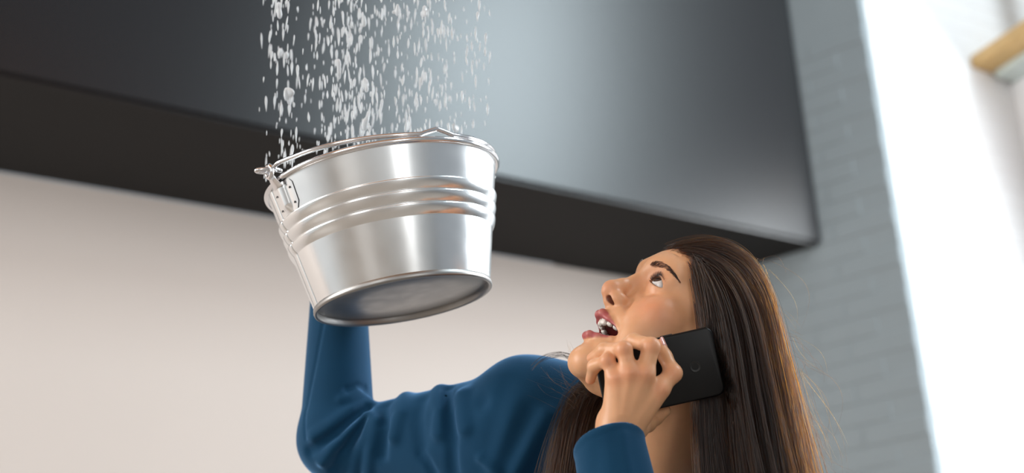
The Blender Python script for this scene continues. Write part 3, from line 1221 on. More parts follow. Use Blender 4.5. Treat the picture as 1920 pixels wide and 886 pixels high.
# ------------------------------------------------------------------ sweater, trousers, shoes
def knit_mat(name, col, col2, weave=900):
    m = new_mat(name, col, rough=0.85, noise=(14, 0.25, col2))
    nt = m.node_tree; b = nt.nodes['Principled BSDF']
    b.inputs['Sheen Weight'].default_value = 1.0
    b.inputs['Sheen Roughness'].default_value = 0.4
    b.inputs['Sheen Tint'].default_value = lin(120, 170, 220)
    b.inputs['Specular IOR Level'].default_value = 0.15
    tc = nt.nodes.new('ShaderNodeTexCoord')
    n = nt.nodes.new('ShaderNodeTexNoise'); n.inputs['Scale'].default_value = weave; n.inputs['Detail'].default_value = 3
    nt.links.new(tc.outputs['Object'], n.inputs['Vector'])
    bp = nt.nodes.new('ShaderNodeBump'); bp.inputs['Strength'].default_value = 0.35; bp.inputs['Distance'].default_value = 0.0008
    nt.links.new(n.outputs['Fac'], bp.inputs['Height'])
    nt.links.new(bp.outputs['Normal'], b.inputs['Normal'])
    return m


m_knit = knit_mat('blue_jersey', lin(18, 64, 94), lin(14, 54, 82))
m_trouser = knit_mat('dark_denim', lin(30, 34, 46), lin(24, 28, 38))
m_shoe = new_mat('white_canvas_shoe', lin(214, 210, 204), rough=0.7, noise=(20, 0.1))

DOWN = world2cam(CAM[None] + (0, 0, -1.0))[0] / 1000.0     # world down in camera space
RS = P(985, 755, 1.76)                                     # right shoulder (image left)
LS = P(1425, 985, 1.60)                                    # left shoulder
CH = (RS + LS) / 2 + DOWN * 150 + np.array([0, 0, -25.0])
WA = CH + DOWN * 260
EL = P(630, 818, 1.87)
CUFF_R = P(635, 546, 1.93)
CUFF_L = P(1141, 827, 1.464)
ax_l = (E_L - W_L) / np.linalg.norm(E_L - W_L)
lat = (LS - RS) / np.linalg.norm(LS - RS)
fwd_b = np.cross(DOWN, lat); fwd_b /= np.linalg.norm(fwd_b)
fwd_b = fwd_b if fwd_b[2] > 0 else -fwd_b
TB = np.stack([lat, np.cross(fwd_b, lat), fwd_b], 1)        # torso frame: side, up, front
SW_STROKES = []


def sweater_base(p):
    d = ell(p, CH, (165, 190, 112), TB)
    d = smin(d, ell(p, WA, (150, 170, 105), TB), 60)
    d = smin(d, cone(p, RS + (60, -10, 0), NECK_B + (-30, -6, -20), 55, 44), 40)      # trapezius, right
    d = smin(d, cone(p, LS, NECK_B + (30, -8, -6), 62, 56), 40)
    d = smin(d, np.sqrt(((p - RS) ** 2).sum(1)) - 60, 40)
    # raised upper arm, a loose sleeve hanging below the bone
    ua = cone(p, RS + (-10, -14, 0), EL + (30, -2, 0), 54, 40)
    ua = smin(ua, cone(p, RS + (-20, -60, 0), EL + (46, -34, 0), 62, 42), 30)
    ua = smin(ua, np.sqrt(((p - EL) ** 2).sum(1)) - 50, 30)
    d = smin(d, ua, 22)
    fa = cone(p, EL + (2, -8, 0), CUFF_R, 50, 37.5)
    d = smin(d, fa, 12)
    # left arm
    d = smin(d, cone(p, LS, E_L, 60, 48), 35)
    d = smin(d, cone(p, E_L, CUFF_L, 46, 37.0), 25)
    return d


ax_r = (CUFF_R - EL) / np.linalg.norm(CUFF_R - EL)
ncut_r = ax_r + np.array([0.02, 0, 0.15]); ncut_r /= np.linalg.norm(ncut_r)
ncut_l = -ax_l + np.array([-0.14, 0.0, -0.40]); ncut_l /= np.linalg.norm(ncut_l)


def sweater_sdf(p):
    d = sweater_base(p)
    d = strokes(p, d, SW_STROKES)
    # hem ridge on the left cuff
    tl = (p - CUFF_L) @ ncut_l
    near = np.sqrt(((p - CUFF_L) ** 2).sum(1)) < 90
    d = d - np.where(near, 0.9 * np.exp(-((tl + 4.5) / 3.2) ** 2), 0)
    # cut the cuffs and hollow the sleeve ends
    tr = (p - CUFF_R) @ ncut_r
    d = smax(d, np.where(np.sqrt(((p - CUFF_R) ** 2).sum(1)) < 120, tr, -999.0), 2)
    d = smax(d, np.where(near, tl, -999.0), 2)
    d = smax(d, -cone(p, EL + (CUFF_R - EL) * 0.75, CUFF_R + ax_r * 60, 30, 33), 2)
    d = smax(d, -cone(p, CUFF_L + ax_l * 55, CUFF_L - ax_l * 60, 29, 33), 2)
    # neck opening
    d = smax(d, -cone(p, NECK_B + DOWN * 30, NECK_B - DOWN * 25 + NECK_UP * 150, 62, 66), 6)
    return d


NECK_UP = head2cam((-14, 0, -40))[0] - NECK_B
NECK_UP /= np.linalg.norm(NECK_UP)


def fold(pts, amp, sig):
    q = []
    for x, y in pts:
        h_ = march(sweater_base, x, y, 1.3, 2.3)
        if h_ is not None:
            q.append(h_)
    if q:
        SW_STROKES.append((q, amp * 1.7, sig * 0.9))


# folds gathered at the crook of the elbow
fold([(688, 764), (664, 782), (630, 812), (592, 838), (580, 845)], -5.5, 5.0)
fold([(690, 752), (660, 768), (620, 796), (588, 815)], 3.5, 7.0)
fold([(684, 778), (655, 806), (622, 842), (604, 866)], 3.6, 5.5)
fold([(688, 784), (668, 815), (640, 852), (628, 880)], -4.2, 4.5)
fold([(694, 782), (684, 818), (668, 860), (664, 884)], 3.4, 5.5)
fold([(706, 752), (703, 790), (694, 840), (690, 884)], 4.6, 6.0)
fold([(722, 760), (724, 800), (716, 850)], -4.6, 6.0)
fold([(760, 742), (750, 775), (738, 815)], 5.0, 7.5)
fold([(790, 752), (785, 790), (790, 830)], -2.8, 8.0)
fold([(824, 728), (826, 770), (822, 810)], 4.8, 7.5)
fold([(838, 728), (842, 770), (848, 820), (850, 884)], -5.0, 6.5)
fold([(862, 706), (868, 740), (872, 800)], 5.5, 8.0)
fold([(900, 860), (915, 872), (930, 884)], 2.5, 6.0)
fold([(812, 884), (800, 862), (788, 848)], -3.6, 5.0)
fold([(1024, 776), (1000, 820), (968, 884)], 3.0, 8.0)
fold([(990, 770), (968, 820), (940, 884)], -2.6, 9.0)
fold([(950, 720), (925, 790), (905, 870)], -2.2, 11.0)
fold([(892, 706), (905, 750)], -3.0, 8.0)
# a seam along the forearm
fold([(607, 600), (592, 680), (573, 770), (574, 820)], -1.4, 1.8)
fold([(672, 735), (655, 745), (640, 748)], 2.2, 5.0)
fold([(684, 728), (668, 724), (650, 730)], -1.8, 4.0)
# left sleeve
fold([(1168, 815), (1172, 850), (1180, 886)], 1.2, 5.0)
fold([(1120, 840), (1118, 886)], -0.8, 7.0)

lo, hi = bounds([RS, LS, EL, CUFF_R, E_L, CUFF_L, WA + DOWN * 150, CH, CH + fwd_b * 120, CH - fwd_b * 120], 85)


def sweater_cut(p):
    d = sweater_sdf(p)
    return smax(d, (p - WA) @ DOWN - 130, 3)


V, Q, N = surface_net(sweater_cut, lo, hi, 2.7, keep=2.0)
sweater = adopt(link_mesh('sweater', cam2world(V), Q, m_knit, normals=dirs_to_world(N)), person)

# collar: a ribbed band round the neck
nc = NECK_B + NECK_UP * 6
t1 = np.cross(NECK_UP, (0, 0, 1.0)); t1 /= np.linalg.norm(t1); t2 = np.cross(NECK_UP, t1)
V, F = tube([nc + 69 * (math.cos(t) * t1 + math.sin(t) * t2) + NECK_UP * 6 * math.sin(t * 2) * 0 for t in np.linspace(0, 2 * np.pi, 96, endpoint=False)], 6.5, 12, closed=True)
adopt(link_mesh('collar', cam2world(V), F, m_knit), person)


# the body under the clothes, one coarse continuous figure joined to head and hands
def core(p):
    d = ell(p, CH, (140, 170, 90), TB)
    d = smin(d, ell(p, WA, (125, 150, 85), TB), 50)
    d = smin(d, cone(p, RS + (40, -20, 0), NECK_B, 44, 46), 30)
    d = smin(d, cone(p, LS, NECK_B, 44, 46), 30)
    d = smin(d, cone(p, NECK_B + DOWN * 30, NECK_B + NECK_UP * 50, 50, 46), 20)
    d = smin(d, chain(p, [RS + (0, -25, -10), EL + (10, -6, -8), W_R], [34, 27, 20], 15), 25)
    d = smin(d, chain(p, [LS, E_L, W_L], [40, 33, 20], 15), 25)
    return d


V, Q, N = surface_net(core, lo, hi, 6.0, levels=2)
add_body(cam2world(V), Q, dirs_to_world(N), skin_colour_const(V))

# trousers and shoes, below the frame
waist_w = cam2world(WA)[0]
s_w = dirs_to_world(lat[None])[0]; s_w[2] = 0; s_w /= np.linalg.norm(s_w)
f_w = np.array([s_w[1], -s_w[0], 0]); f_w = f_w if f_w[1] < 0 else -f_w
hz = waist_w[2]
hipL = waist_w + s_w * 0.09 + (0, 0, -0.14); hipR = waist_w - s_w * 0.09 + (0, 0, -0.14)
ankL = hipL + s_w * 0.05; ankL[2] = 0.10
ankR = hipR - s_w * 0.05; ankR[2] = 0.10
mmw = lambda v: np.asarray(v) * 1000


def trousers_sdf(p):
    d = ell(p, mmw(waist_w + (0, 0, -0.10)), (165, 112, 130), np.stack([s_w, f_w, (0, 0, 1)], 1))
    for h_, a_ in ((hipL, ankL), (hipR, ankR)):
        kn = (h_ + a_) / 2 + f_w * 0.02
        d = smin(d, chain(p, [mmw(h_), mmw(kn), mmw(a_)], [84, 60, 48], 20), 25)
    return d


lo_w = mmw(np.minimum(ankL, ankR) - 0.3); hi_w = mmw(np.maximum(hipL, hipR) + 0.35); lo_w[2] = 40
V, Q, N = surface_net(trousers_sdf, lo_w, hi_w, 8.0, levels=2)
adopt(link_mesh('trousers', V / 1000, Q, m_trouser, normals=N), person)
for a_ in (ankL, ankR):
    A0 = mmw(a_); A0[2] = 0

    def shoe(p):
        d = chain(p, [A0 + (0, 0, 48) - mmw(f_w) * 0.03, A0 + (0, 0, 40) + mmw(f_w) * 0.08, A0 + (0, 0, 32) + mmw(f_w) * 0.17], [46, 40, 36], 20)
        return smax(d, 2 - p[:, 2], 4)
    V, Q, N = surface_net(shoe, A0 - (240, 240, 5), A0 + (240, 240, 120), 6.0, levels=2)
    adopt(link_mesh('shoe', V / 1000, Q, m_shoe, normals=N), person)

# ------------------------------------------------------------------ hair
def hair_mat(name, col, rough=0.32, mel=0.9, red=0.5):
    m = bpy.data.materials.new(name)
    m.use_nodes = True
    nt = m.node_tree
    nt.nodes.remove(nt.nodes['Principled BSDF'])
    h = nt.nodes.new('ShaderNodeBsdfHairPrincipled')
    h.parametrization = 'MELANIN'
    h.inputs['Melanin'].default_value = mel
    h.inputs['Melanin Redness'].default_value = red
    h.inputs['Roughness'].default_value = rough
    h.inputs['Radial Roughness'].default_value = 0.45
    h.inputs['Random Color'].default_value = 0.24
    h.inputs['Random Roughness'].default_value = 0.2
    info = nt.nodes.new('ShaderNodeHairInfo')
    nt.links.new(info.outputs['Random'], h.inputs['Random'])
    nt.links.new(h.outputs[0], nt.nodes['Material Output'].inputs[0])
    return m


m_hair = hair_mat('dark_brown_hair', None, 0.29, 0.845, 0.25)
m_brow = hair_mat('brow_hair', None, 0.5, 0.80, 0.3)
m_lash = hair_mat('lash_hair', None, 0.4, 0.98, 0.2)
m_scalp = new_mat('dark_scalp', lin(24, 18, 15), rough=0.8, noise=(40, 0.3))


def hair_object(name, strands, radius, mat, parent=person):
    """strands: (N, K, 3) world points; radius: (N, K) metres"""
    n, k, _ = strands.shape
    hc = bpy.data.hair_curves.new(name)
    hc.add_curves([k] * n)
    hc.attributes['position'].data.foreach_set('vector', strands.astype(np.float32).ravel())
    ra = hc.attributes.get('radius') or hc.attributes.new('radius', 'FLOAT', 'POINT')
    ra.data.foreach_set('value', radius.astype(np.float32).ravel())
    hc.materials.append(mat)
    o = bpy.data.objects.new(name, hc)
    COL.objects.link(o)
    adopt(o, parent)
    return o


rng = np.random.default_rng(11)
GRAV = (DOWN @ HM)                                       # world down in head space


def hair_sdf(p):
    q = sym(p)
    d = ell(q, (-8, 0, 23), (87, 68, 66))
    d = smin(d, ell(q, (35, 0, 49), (57, 60, 46)), 26)
    d = smin(d, ell(q, (40, 0, -4), (46, 55, 62)), 22)
    d = smin(d, ell(q, (20, 44, -30), (34, 20, 40)), 18)
    er = ell(q, (-8, 73, 2), (15, 6, 26))
    d = smin(d, er, 12)
    d = smin(d, cone(p, (-14, 0, -40), NECK_H, 52, 58), 24)
    return d


def shoulders_h(p):
    c = head2cam(p)
    d = cone(c, LS, NECK_B + (30, -8, -6), 66, 60)
    d = smin(d, ell(c, CH, (165, 190, 112), TB), 40)
    return d


def phone_h(p):
    c = head2cam(p) - pcen
    q = np.abs(np.stack([c @ pu, c @ pv, c @ pn], 1)) - (PL / 2 - 4, PWd / 2 - 4, 1.0)
    return np.sqrt((np.maximum(q, 0) ** 2).sum(1)) + np.minimum(q.max(1), 0) - 5.0


def collide(p):
    return np.minimum(hair_sdf(p), shoulders_h(p))


def behind_phone(p, m=0.0):
    """keep strands off the outer face of the phone: they pass between it and the head"""
    c = head2cam(p) - pcen
    u, v, w_ = c @ pu, c @ pv, c @ pn
    k = np.clip((PL / 2 + 7 - np.abs(u)) / 7, 0, 1) * np.clip((PWd / 2 + 9 - np.abs(v)) / 9, 0, 1)
    sh = np.maximum(0, w_ + PT / 2 + 2.0 + m) * k
    return p - sh[:, None] * (pn @ HM)[None]


def grad(f, p, e=1.0):
    g = np.stack([f(p + e * a) - f(p - e * a) for a in np.eye(3)], 1)
    return g / (np.linalg.norm(g, axis=1)[:, None] + 1e-9)


# hairline: forward limit of the scalp as a function of height
def hairline_x(z, ay):
    return np.interp(z, [-70, -35, -5, 20, 40, 56, 66, 74, 80, 120], [-48, -38, 3, 32, 48, 60, 70, 82, 110, 120]) - 0.0 * ay


def scalp_roots(n):
    out = []
    while sum(len(o) for o in out) < n:
        v = rng.normal(size=(n * 3, 3)); v /= np.linalg.norm(v, axis=1)[:, None]
        p = np.array([-4, 0, 46]) + v * 110
        for _ in range(12):
            p = p - hair_sdf(p)[:, None] * grad(hair_sdf, p) * 0.8
        ok = (p[:, 0] < hairline_x(p[:, 2], np.abs(p[:, 1]))) & (p[:, 2] > -62)
        ok &= ~((np.abs(p[:, 1]) > 66) & (np.abs(p[:, 0] + 6) < 20) & (p[:, 2] < 22))
        out.append(p[ok])
    return np.concatenate(out)[:n]


def grow(roots, K, step, layer, seed_dir=None, curl=0.0):
    """let strands slide over the head under gravity and hang free below it"""
    n = len(roots)
    pos = roots.copy()
    side = np.sign(roots[:, 1] - 2.0); side[side == 0] = 1
    nrm = grad(collide, pos)
    mid = np.clip(1 - np.abs(roots[:, 1]) / 45, 0, 1)
    front = np.clip((roots[:, 0] - 35) / 35, 0, 1) * np.clip((roots[:, 2] - 58) / 14, 0, 1)
    d = GRAV[None] * 0.9 * (1 - front[:, None]) + np.stack([-0.05 * mid - 1.6 * front, side * (0.10 + 0.95 * mid * (1 - 0.75 * front)), 0.30 * front], 1)
    d = d - nrm * (d * nrm).sum(1)[:, None]
    d = d / np.linalg.norm(d, axis=1)[:, None] + nrm * 0.25
    d /= np.linalg.norm(d, axis=1)[:, None]
    pts = [pos.copy()]
    wob = rng.normal(size=(n, 3)) * 0.05
    for i in range(K - 1):
        free = collide(pos) > layer + 6
        gk = 0.24 * (1 - 0.86 * front * max(0.0, 1 - i / 7))
        drift = np.array([-0.030, 0, 0.004]) * (i > 14)
        d = d * 0.80 + GRAV * gk[:, None] + wob * 0.12 + drift
        d /= np.linalg.norm(d, axis=1)[:, None]
        pos = pos + d * step
        for _ in range(2):
            c = collide(pos)
            lay = layer * min(1.0, (i + 1) / 5)
            push = np.maximum(0, lay - c)
            g = grad(collide, pos)
            pos = pos + g * push[:, None]
        pos = behind_phone(pos, 3.0)
        nd = pos - pts[-1]
        nl_ = np.linalg.norm(nd, axis=1)[:, None]
        pos = pts[-1] + nd / nl_ * step
        d = 0.5 * d + 0.5 * nd / nl_
        d /= np.linalg.norm(d, axis=1)[:, None]
        pts.append(pos.copy())
    return np.stack(pts, 1)


# extra roots along the front edge so that the hairline closes over the temple
NE = 130
roots = scalp_roots(600)
ez = rng.uniform(0, 80, NE)
ep = np.stack([hairline_x(ez, 0) - rng.random(NE) * 8, np.where(ez > 74, rng.uniform(0, 40, NE), 52.0), ez], 1)
for _ in range(14):
    g_ = grad(hair_sdf, ep); g_[:, 2] = 0
    g_[:, 0] *= np.where(ez > 74, 1, 0)
    ep = ep - np.clip(hair_sdf(ep), -6, 6)[:, None] * g_
roots = np.concatenate([roots, ep])
NG, NC, K = len(roots), 15, 52
layer = (1.8 + 6.5 * rng.random(NG) ** 0.8) * np.where((roots[:, 0] > 30) & (roots[:, 2] > 60), 1.1, 1.0)
guides = grow(roots, K, 11.0, layer)
t = np.linspace(0, 1, K)
child = []
for c_ in range(NC):
    off = rng.normal(size=(NG, 3)) * np.array([3.6, 3.6, 3.6])
    off2 = rng.normal(size=(NG, 3)) * 6.0
    prof = (1.0 - 0.55 * np.sin(np.pi * np.clip(t * 1.2, 0, 1)))[None, :, None]
    w1 = off[:, None, :] * prof + off2[:, None, :] * (t[None, :, None] ** 2.0)
    ph = rng.random((NG, 1)) * 6.28
    wav = np.sin(t[None] * 7 + ph)[:, :, None] * rng.normal(size=(NG, 1, 3)) * 2.4 * t[None, :, None]
    child.append(guides + w1 + wav)
S = np.concatenate(child)
S = S[rng.permutation(len(S))]
flat = S.reshape(-1, 3)
c = np.concatenate([hair_sdf(flat[i:i + 300000]) for i in range(0, len(flat), 300000)])
bad = c < 1.2
if bad.any():
    g = grad(hair_sdf, flat[bad])
    flat[bad] += g * (1.2 - c[bad])[:, None]
flat = behind_phone(flat)
S = flat.reshape(S.shape)
rad = np.tile(0.00016 * (1 - 0.75 * t ** 3), (len(S), 1)) * rng.uniform(0.7, 1.25, (len(S), 1))
hair = hair_object('hair', cam2world(head2cam(S.reshape(-1, 3))).reshape(S.shape), rad, m_hair)

# scalp cap under the strands so that no skin shows between them
capV, capQ, capN = surface_net(lambda p: smax(hair_sdf(p) - 1.6, p[:, 0] + 4 - hairline_x(p[:, 2], np.abs(p[:, 1])), 3), (-110, -95, -75), (100, 95, 140), 3.2, levels=2)
adopt(link_mesh('hair_roots', cam2world(head2cam(capV)), capQ, m_scalp, normals=dirs_to_world(capN @ HM.T)), person)


def locks(ctrl, n, spread0, spread1, r=0.00016, K=40, seed=1, wav=1.5):
    """strands following control points in camera space"""
    rg = np.random.default_rng(seed)
    ctrl = np.array(ctrl)
    u = np.linspace(0, len(ctrl) - 1, K)
    base = np.stack([np.interp(u, np.arange(len(ctrl)), ctrl[:, i]) for i in range(3)], 1)
    for _ in range(6):
        base[1:-1] = base[1:-1] * 0.5 + (base[:-2] + base[2:]) * 0.25
    tt = np.linspace(0, 1, K)
    sp = (spread0 + (spread1 - spread0) * tt)[None, :, None]
    off = rg.normal(size=(n, 1, 3)); off2 = rg.normal(size=(n, 1, 3))
    ph = rg.random((n, 1)) * 6.28
    w_ = np.sin(tt[None] * 6 + ph)[:, :, None] * rg.normal(size=(n, 1, 3)) * wav
    st = base[None] + off * sp * (1 - tt[None, :, None] * 0.4) + off2 * sp * tt[None, :, None] * 0.6 + w_
    rr = np.tile(r * (1 - 0.7 * tt ** 3), (n, 1)) * rg.uniform(0.7, 1.2, (n, 1))
    return cam2world(st.reshape(-1, 3)).reshape(st.shape), rr


# the lock that falls forward over the far shoulder
A1, R1 = locks([P(1185, 706, 1.70), P(1125, 722, 1.69), P(1088, 752, 1.672), P(1066, 815, 1.65), P(1050, 900, 1.63), P(1040, 1000, 1.62)], 900, 7, 14, seed=3)
A2, R2 = locks([P(1195, 730, 1.69), P(1135, 752, 1.68), P(1105, 800, 1.665), P(1090, 860, 1.65), P(1080, 930, 1.63), P(1075, 1000, 1.62)], 700, 7, 12, seed=4)
A3, R3 = locks([P(1110, 690, 1.70), P(1080, 672, 1.71), P(1055, 663, 1.715), P(1030, 667, 1.715), P(1012, 676, 1.71), P(1000, 690, 1.70)], 16, 2.2, 3.0, seed=5, wav=0.6)
hair_object('hair_lock', np.concatenate([A1, A2, A3]), np.concatenate([R1, R2, R3]), m_hair)


# loose flyaway strands
def wisps(specs, seed, r=0.00009, K=24):
    rg = np.random.default_rng(seed)
    st = []
    for (x0, y0), (x1, y1), d0, jit, bow, n in specs:
        for _ in range(n):
            a = np.array([x0, y0]) + rg.normal(size=2) * jit * 0.6
            b = np.array([x1, y1]) + rg.normal(size=2) * jit
            tt = np.linspace(0, 1, K)
            nv = np.array([-(b - a)[1], (b - a)[0]]); nv = nv / (np.linalg.norm(nv) + 1e-6)
            bw = bow * rg.normal()
            q = a[None] * (1 - tt[:, None]) + b[None] * tt[:, None] + nv[None] * (np.sin(np.pi * tt) * bw + np.sin(2 * np.pi * tt) * bow * 0.3 * rg.normal())[:, None]
            dd = d0 + rg.normal() * 0.008
            st.append(np.stack([P(x, y, dd) for x, y in q]))
    st = np.array(st)
    rr = np.tile(r * (1 - 0.6 * np.linspace(0, 1, K) ** 2), (len(st), 1))
    return cam2world(st.reshape(-1, 3)).reshape(st.shape), rr


Wp, Wr = wisps([((1095, 735), (1040, 700), 1.64, 16, 10, 12), ((1090, 740), (1010, 715), 1.64, 20, 14, 7), ((1085, 700), (1062, 650), 1.66, 7, 6, 6),
                ((1075, 745), (1045, 780), 1.63, 12, 10, 5),
                ((1440, 500), (1500, 620), 1.60, 10, 22, 7), ((1480, 620), (1545, 700), 1.60, 14, 14, 7), ((1495, 690), (1560, 850), 1.58, 16, 20, 16),
                ((1500, 760), (1552, 886), 1.57, 18, 14, 16), ((1420, 480), (1470, 500), 1.62, 10, 12, 3)], 9)
hair_object('flyaway_hair', Wp, Wr, hair_mat('backlit_loose_hair', None, 0.3, 0.72, 0.3))  # lower melanin puts the backlight into the colour of these strands

# eyebrows: short hairs laid on the skin, found on the near side and mirrored
UPE = [(950, 292), (985, 264), (1040, 262), (1100, 290), (1150, 340), (1187, 408)]
LOE = [(955, 304), (1000, 318), (1050, 314), (1110, 342), (1150, 384), (1190, 418)]
cv = lambda a: np.array([(1000 + x / 4.364, 430 + y / 4.364) for x, y in a])
UPE, LOE = cv(UPE), cv(LOE)
fh = lambda p: head_sdf(cam2head(p))
gu = [cam2head(march(fh, x, y, 1.35, 1.8))[0] for x, y in UPE]
gl_ = [cam2head(march(fh, x, y, 1.35, 1.8))[0] for x, y in LOE]
gu, gl_ = np.array(gu), np.array(gl_)
br = []
NB = 800
us = rng.random(NB) ** 0.9 * 5
vs = rng.random(NB)
for u, v in zip(us, vs):
    i = min(int(u), 4); f_ = u - i
    a = gu[i] * (1 - f_) + gu[i + 1] * f_; b = gl_[i] * (1 - f_) + gl_[i + 1] * f_
    i2 = min(int(u + 0.6), 4); f2 = min(u + 0.6 - i2, 1.0)
    a2 = gu[i2] * (1 - f2) + gu[i2 + 1] * f2; b2 = gl_[i2] * (1 - f2) + gl_[i2 + 1] * f2
    p0 = a * v + b * (1 - v)
    v2 = v + 0.35 * (1 - u / 5) - 0.1 * (u / 5)
    v2 = np.clip(0.5 + (v2 - 0.5) * 0.9, 0, 1.05)
    p1 = a2 * v2 + b2 * (1 - v2)
    dr = p1 - p0; L_ = np.linalg.norm(dr) + 1e-6
    ln = rng.uniform(4.0, 7.0) * (0.75 if u > 4 else 1)
    br.append(np.stack([p0 + dr / L_ * ln * k for k in np.linspace(0, 1, 7)]))
br = np.array(br) + rng.normal(size=(NB, 1, 3)) * 0.25
fl = br.reshape(-1, 3)
dd = head_sdf(fl); gg = grad(head_sdf, fl, 0.6)
lift = np.tile(np.linspace(-0.2, 0.9, 7), NB)
fl = fl + gg * (lift - dd)[:, None]
fm = fl * (1, -0.7, 1) + (0, 0, 11)                       # the far brow is drawn up and inwards
dd = head_sdf(fm); gg = grad(head_sdf, fm, 0.6)
fm = fm + gg * (lift * 1.2 + 0.8 - dd)[:, None]
brr = np.tile(0.00009 * np.array([1, 1, 1, .9, .75, .5, .2]), (NB, 1))
for f_ in (fl, fm):
    hair_object('eyebrow', cam2world(head2cam(f_)).reshape(NB, 7, 3), brr, m_brow)

# eyelashes
def lashes(sy):
    out = []
    for up_, n, ln in ((1, 110, 6.2), (0, 40, 2.6)):
        for k in range(n):
            l = 2.3 + 11.0 * (2 * (k + rng.random()) / n - 1)
            s_, zu, zl = lid_curves(np.array([l]))
            z = (zu[0] + 0.1) if up_ else (zl[0] - 0.2)
            f0 = math.sqrt(max(1.0, 14.3 ** 2 - l * l - z * z))
            c_, sn = math.cos(EYE_A), math.sin(EYE_A)
            q = np.array([c_ * f0 - sn * l, sn * f0 + c_ * l, z])
            rd = q / np.linalg.norm(q)
            upv = np.array([0, 0, 1.0]) * (1 if up_ else -0.5)
            fan = np.array([0, 0.25 * (l / 11), 0])
            pts = []
            L_ = ln * rng.uniform(0.75, 1.1) * (1 - 0.25 * abs(l - 3) / 11)
            for t_ in np.linspace(0, 1, 8):
                pts.append(q + (rd * 0.9 + fan) * L_ * t_ * (1 - 0.25 * t_) + upv * L_ * (0.10 * t_ + 0.62 * t_ * t_))
            out.append(np.stack(pts) + EYE)
    out = np.array(out) * (1, sy, 1)
    rr = np.tile(np.array([1, 1, .95, .85, .7, .5, .3, .1]) * 0.00014, (len(out), 1))
    hair_object('eyelashes', cam2world(head2cam(out.reshape(-1, 3))).reshape(out.shape), rr, m_lash)


lashes(1); lashes(-1)

# ------------------------------------------------------------------ falling water
m_water = new_mat('water', (0.96, 0.98, 1.0, 1), rough=0.12, noise=(30, 0.02), Transmission_Weight=0.55, IOR=1.33, Specular_IOR_Level=0.8)
wr_ = np.random.default_rng(21)


def drop_mesh(i):
    n = 9
    prof = []
    for k in range(n + 1):
        u = k / n
        r = math.sin(math.pi * u ** (0.62 + 0.12 * i)) ** (0.8 + 0.1 * (i % 3))
        prof.append((max(r, 0.02) * (1 + 0.12 * math.sin(5 * u + i)), 0.5 - u))
    V, F = lathe(prof[::-1], 8)
    V[:, 0] += 0.25 * np.sin(V[:, 2] * 4 + i) * 0.5
    me = bpy.data.meshes.new('water_drop')
    me.from_pydata([tuple(v) for v in V], [], [f for f in F])
    me.polygons.foreach_set('use_smooth', np.ones(len(me.polygons), bool))
    me.materials.append(m_water)
    return me


DROPS = [drop_mesh(i) for i in range(5)]


def rim_y(x):
    """pixel height of the far and near rim above which water is seen"""
    return 334 - 0.169 * (x - 718) - 40 * math.sqrt(max(0.0, 1 - ((x - 718) / 215) ** 2))


def rand_px():
    k = wr_.random()
    if k < 0.10:
        x = wr_.normal(530, 16)
    elif k < 0.47:
        x = wr_.normal(650, 42)
    elif k < 0.66:
        x = wr_.normal(790, 50)
    else:
        x = wr_.uniform(486, 918)
    return min(max(x, 484), 918)


spec = []
while len(spec) < 820:
    x = rand_px()
    lim = rim_y(x) - 30
    y = wr_.uniform(-25, lim)
    # the stream is a tube: nearer the edges, narrower in depth
    half = 0.12 * math.sqrt(max(0.05, 1 - ((x - 705) / 225) ** 2))
    d = BD + 0.02 + wr_.uniform(-half, half)
    L = 0.0065 + 0.018 * wr_.random() ** 1.9
    spec.append((L, x, y, d, wr_.uniform(0.00065, 0.00115) * (1 + 0.5 * (L > 0.012)), wr_.normal(0, 0.05), wr_.normal(0.035, 0.04)))
spec.sort(reverse=True)
for i, (L, x, y, d, r, tx, ty) in enumerate(spec[:290]):
    o = bpy.data.objects.new('water_drop', DROPS[i % 5])
    COL.objects.link(o)
    o.location = W(x, y, d)
    o.scale = (r, r, L)
    o.rotation_euler = (tx, -ty, wr_.uniform(0, 6.28))
    tag(o, 'clear elongated water drop falling towards the open bucket', 'water drop', 'water drops falling above the bucket')
VV, FF = [], []
dv = [np.array([v.co for v in m.vertices]) for m in DROPS]
df = [[tuple(p.vertices) for p in m.polygons] for m in DROPS]
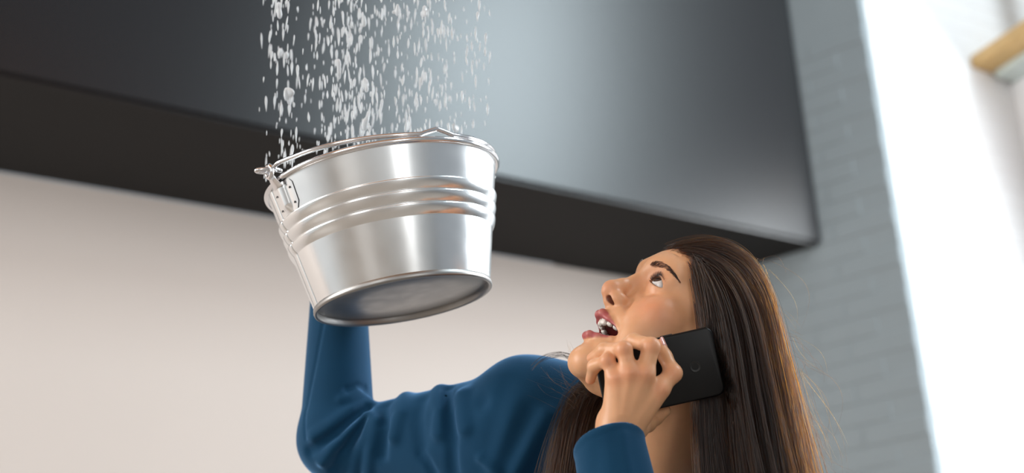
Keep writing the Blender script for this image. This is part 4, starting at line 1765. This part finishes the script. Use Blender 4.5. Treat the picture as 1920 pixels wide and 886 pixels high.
for i, (L, x, y, d, r, tx, ty) in enumerate(spec[290:]):
    b = sum(len(v) for v in VV)
    VV.append(dv[i % 5] * (r * 0.8, r * 0.8, L) + W(x, y, d))
    FF += [tuple(b + k for k in f) for f in df[i % 5]]
sp = link_mesh('water_spray', np.concatenate(VV), FF, m_water)
tag(sp, 'fine spray of water between the falling drops', 'water', kind='stuff')

# larger torn clumps of water
BLOBS = [(519, 12, 13, 20, 5, 'large pale water clump near the top left of the falling water'),
         (527, 98, 15, 12, 5, 'ragged water clump on the left of the stream, level with the upper drops'),
         (543, 186, 13, 20, 6, 'torn water clump falling on the left, above the wire handle'),
         (681, 66, 11, 18, 5, 'bright teardrop water clump high in the middle of the stream'),
         (692, 156, 13, 12, 5, 'pair of joined water drops halfway down the middle of the stream'),
         (688, 236, 11, 18, 6, 'water clump just above the rim in the middle of the stream'),
         (632, 122, 9, 14, 4, 'slim water clump left of the middle of the stream'),
         (744, 20, 8, 12, 4, 'small water clump near the top, right of the middle'),
         (795, 22, 8, 10, 4, 'small water clump at the top on the right of the stream'),
         (856, 240, 7, 10, 4, 'small water clump above the right of the rim')]
for x, y, sx_, sy_, n, lab in BLOBS:
    c0 = P(x, y, BD + wr_.uniform(-0.05, 0.05))
    cs = [(c0 + np.array([wr_.normal(0, sx_ * 0.30), wr_.normal(0, sy_ * 0.42), wr_.normal(0, 2.5)]), wr_.uniform(1.4, 2.9), wr_.uniform(1.3, 3.2)) for _ in range(n)]

    def blob(p):
        d = None
        for c, r, k in cs:
            e = ell(p, c, (r, r * k, r))
            d = e if d is None else smin(d, e, 3.5)
        return d
    lo, hi = bounds([c for c, _, _ in cs], 12)
    V, Q, N = surface_net(blob, lo, hi, 0.55, levels=2)
    if len(Q):
        o = link_mesh('water_clump', cam2world(V), Q, m_water, normals=dirs_to_world(N))
        tag(o, lab, 'water clump', 'torn clumps in the falling water')
body = adopt(link_mesh('body', np.concatenate(bodyV), np.concatenate(bodyQ), m_skin, normals=np.concatenate(bodyN), colors=np.concatenate(bodyC)), person)
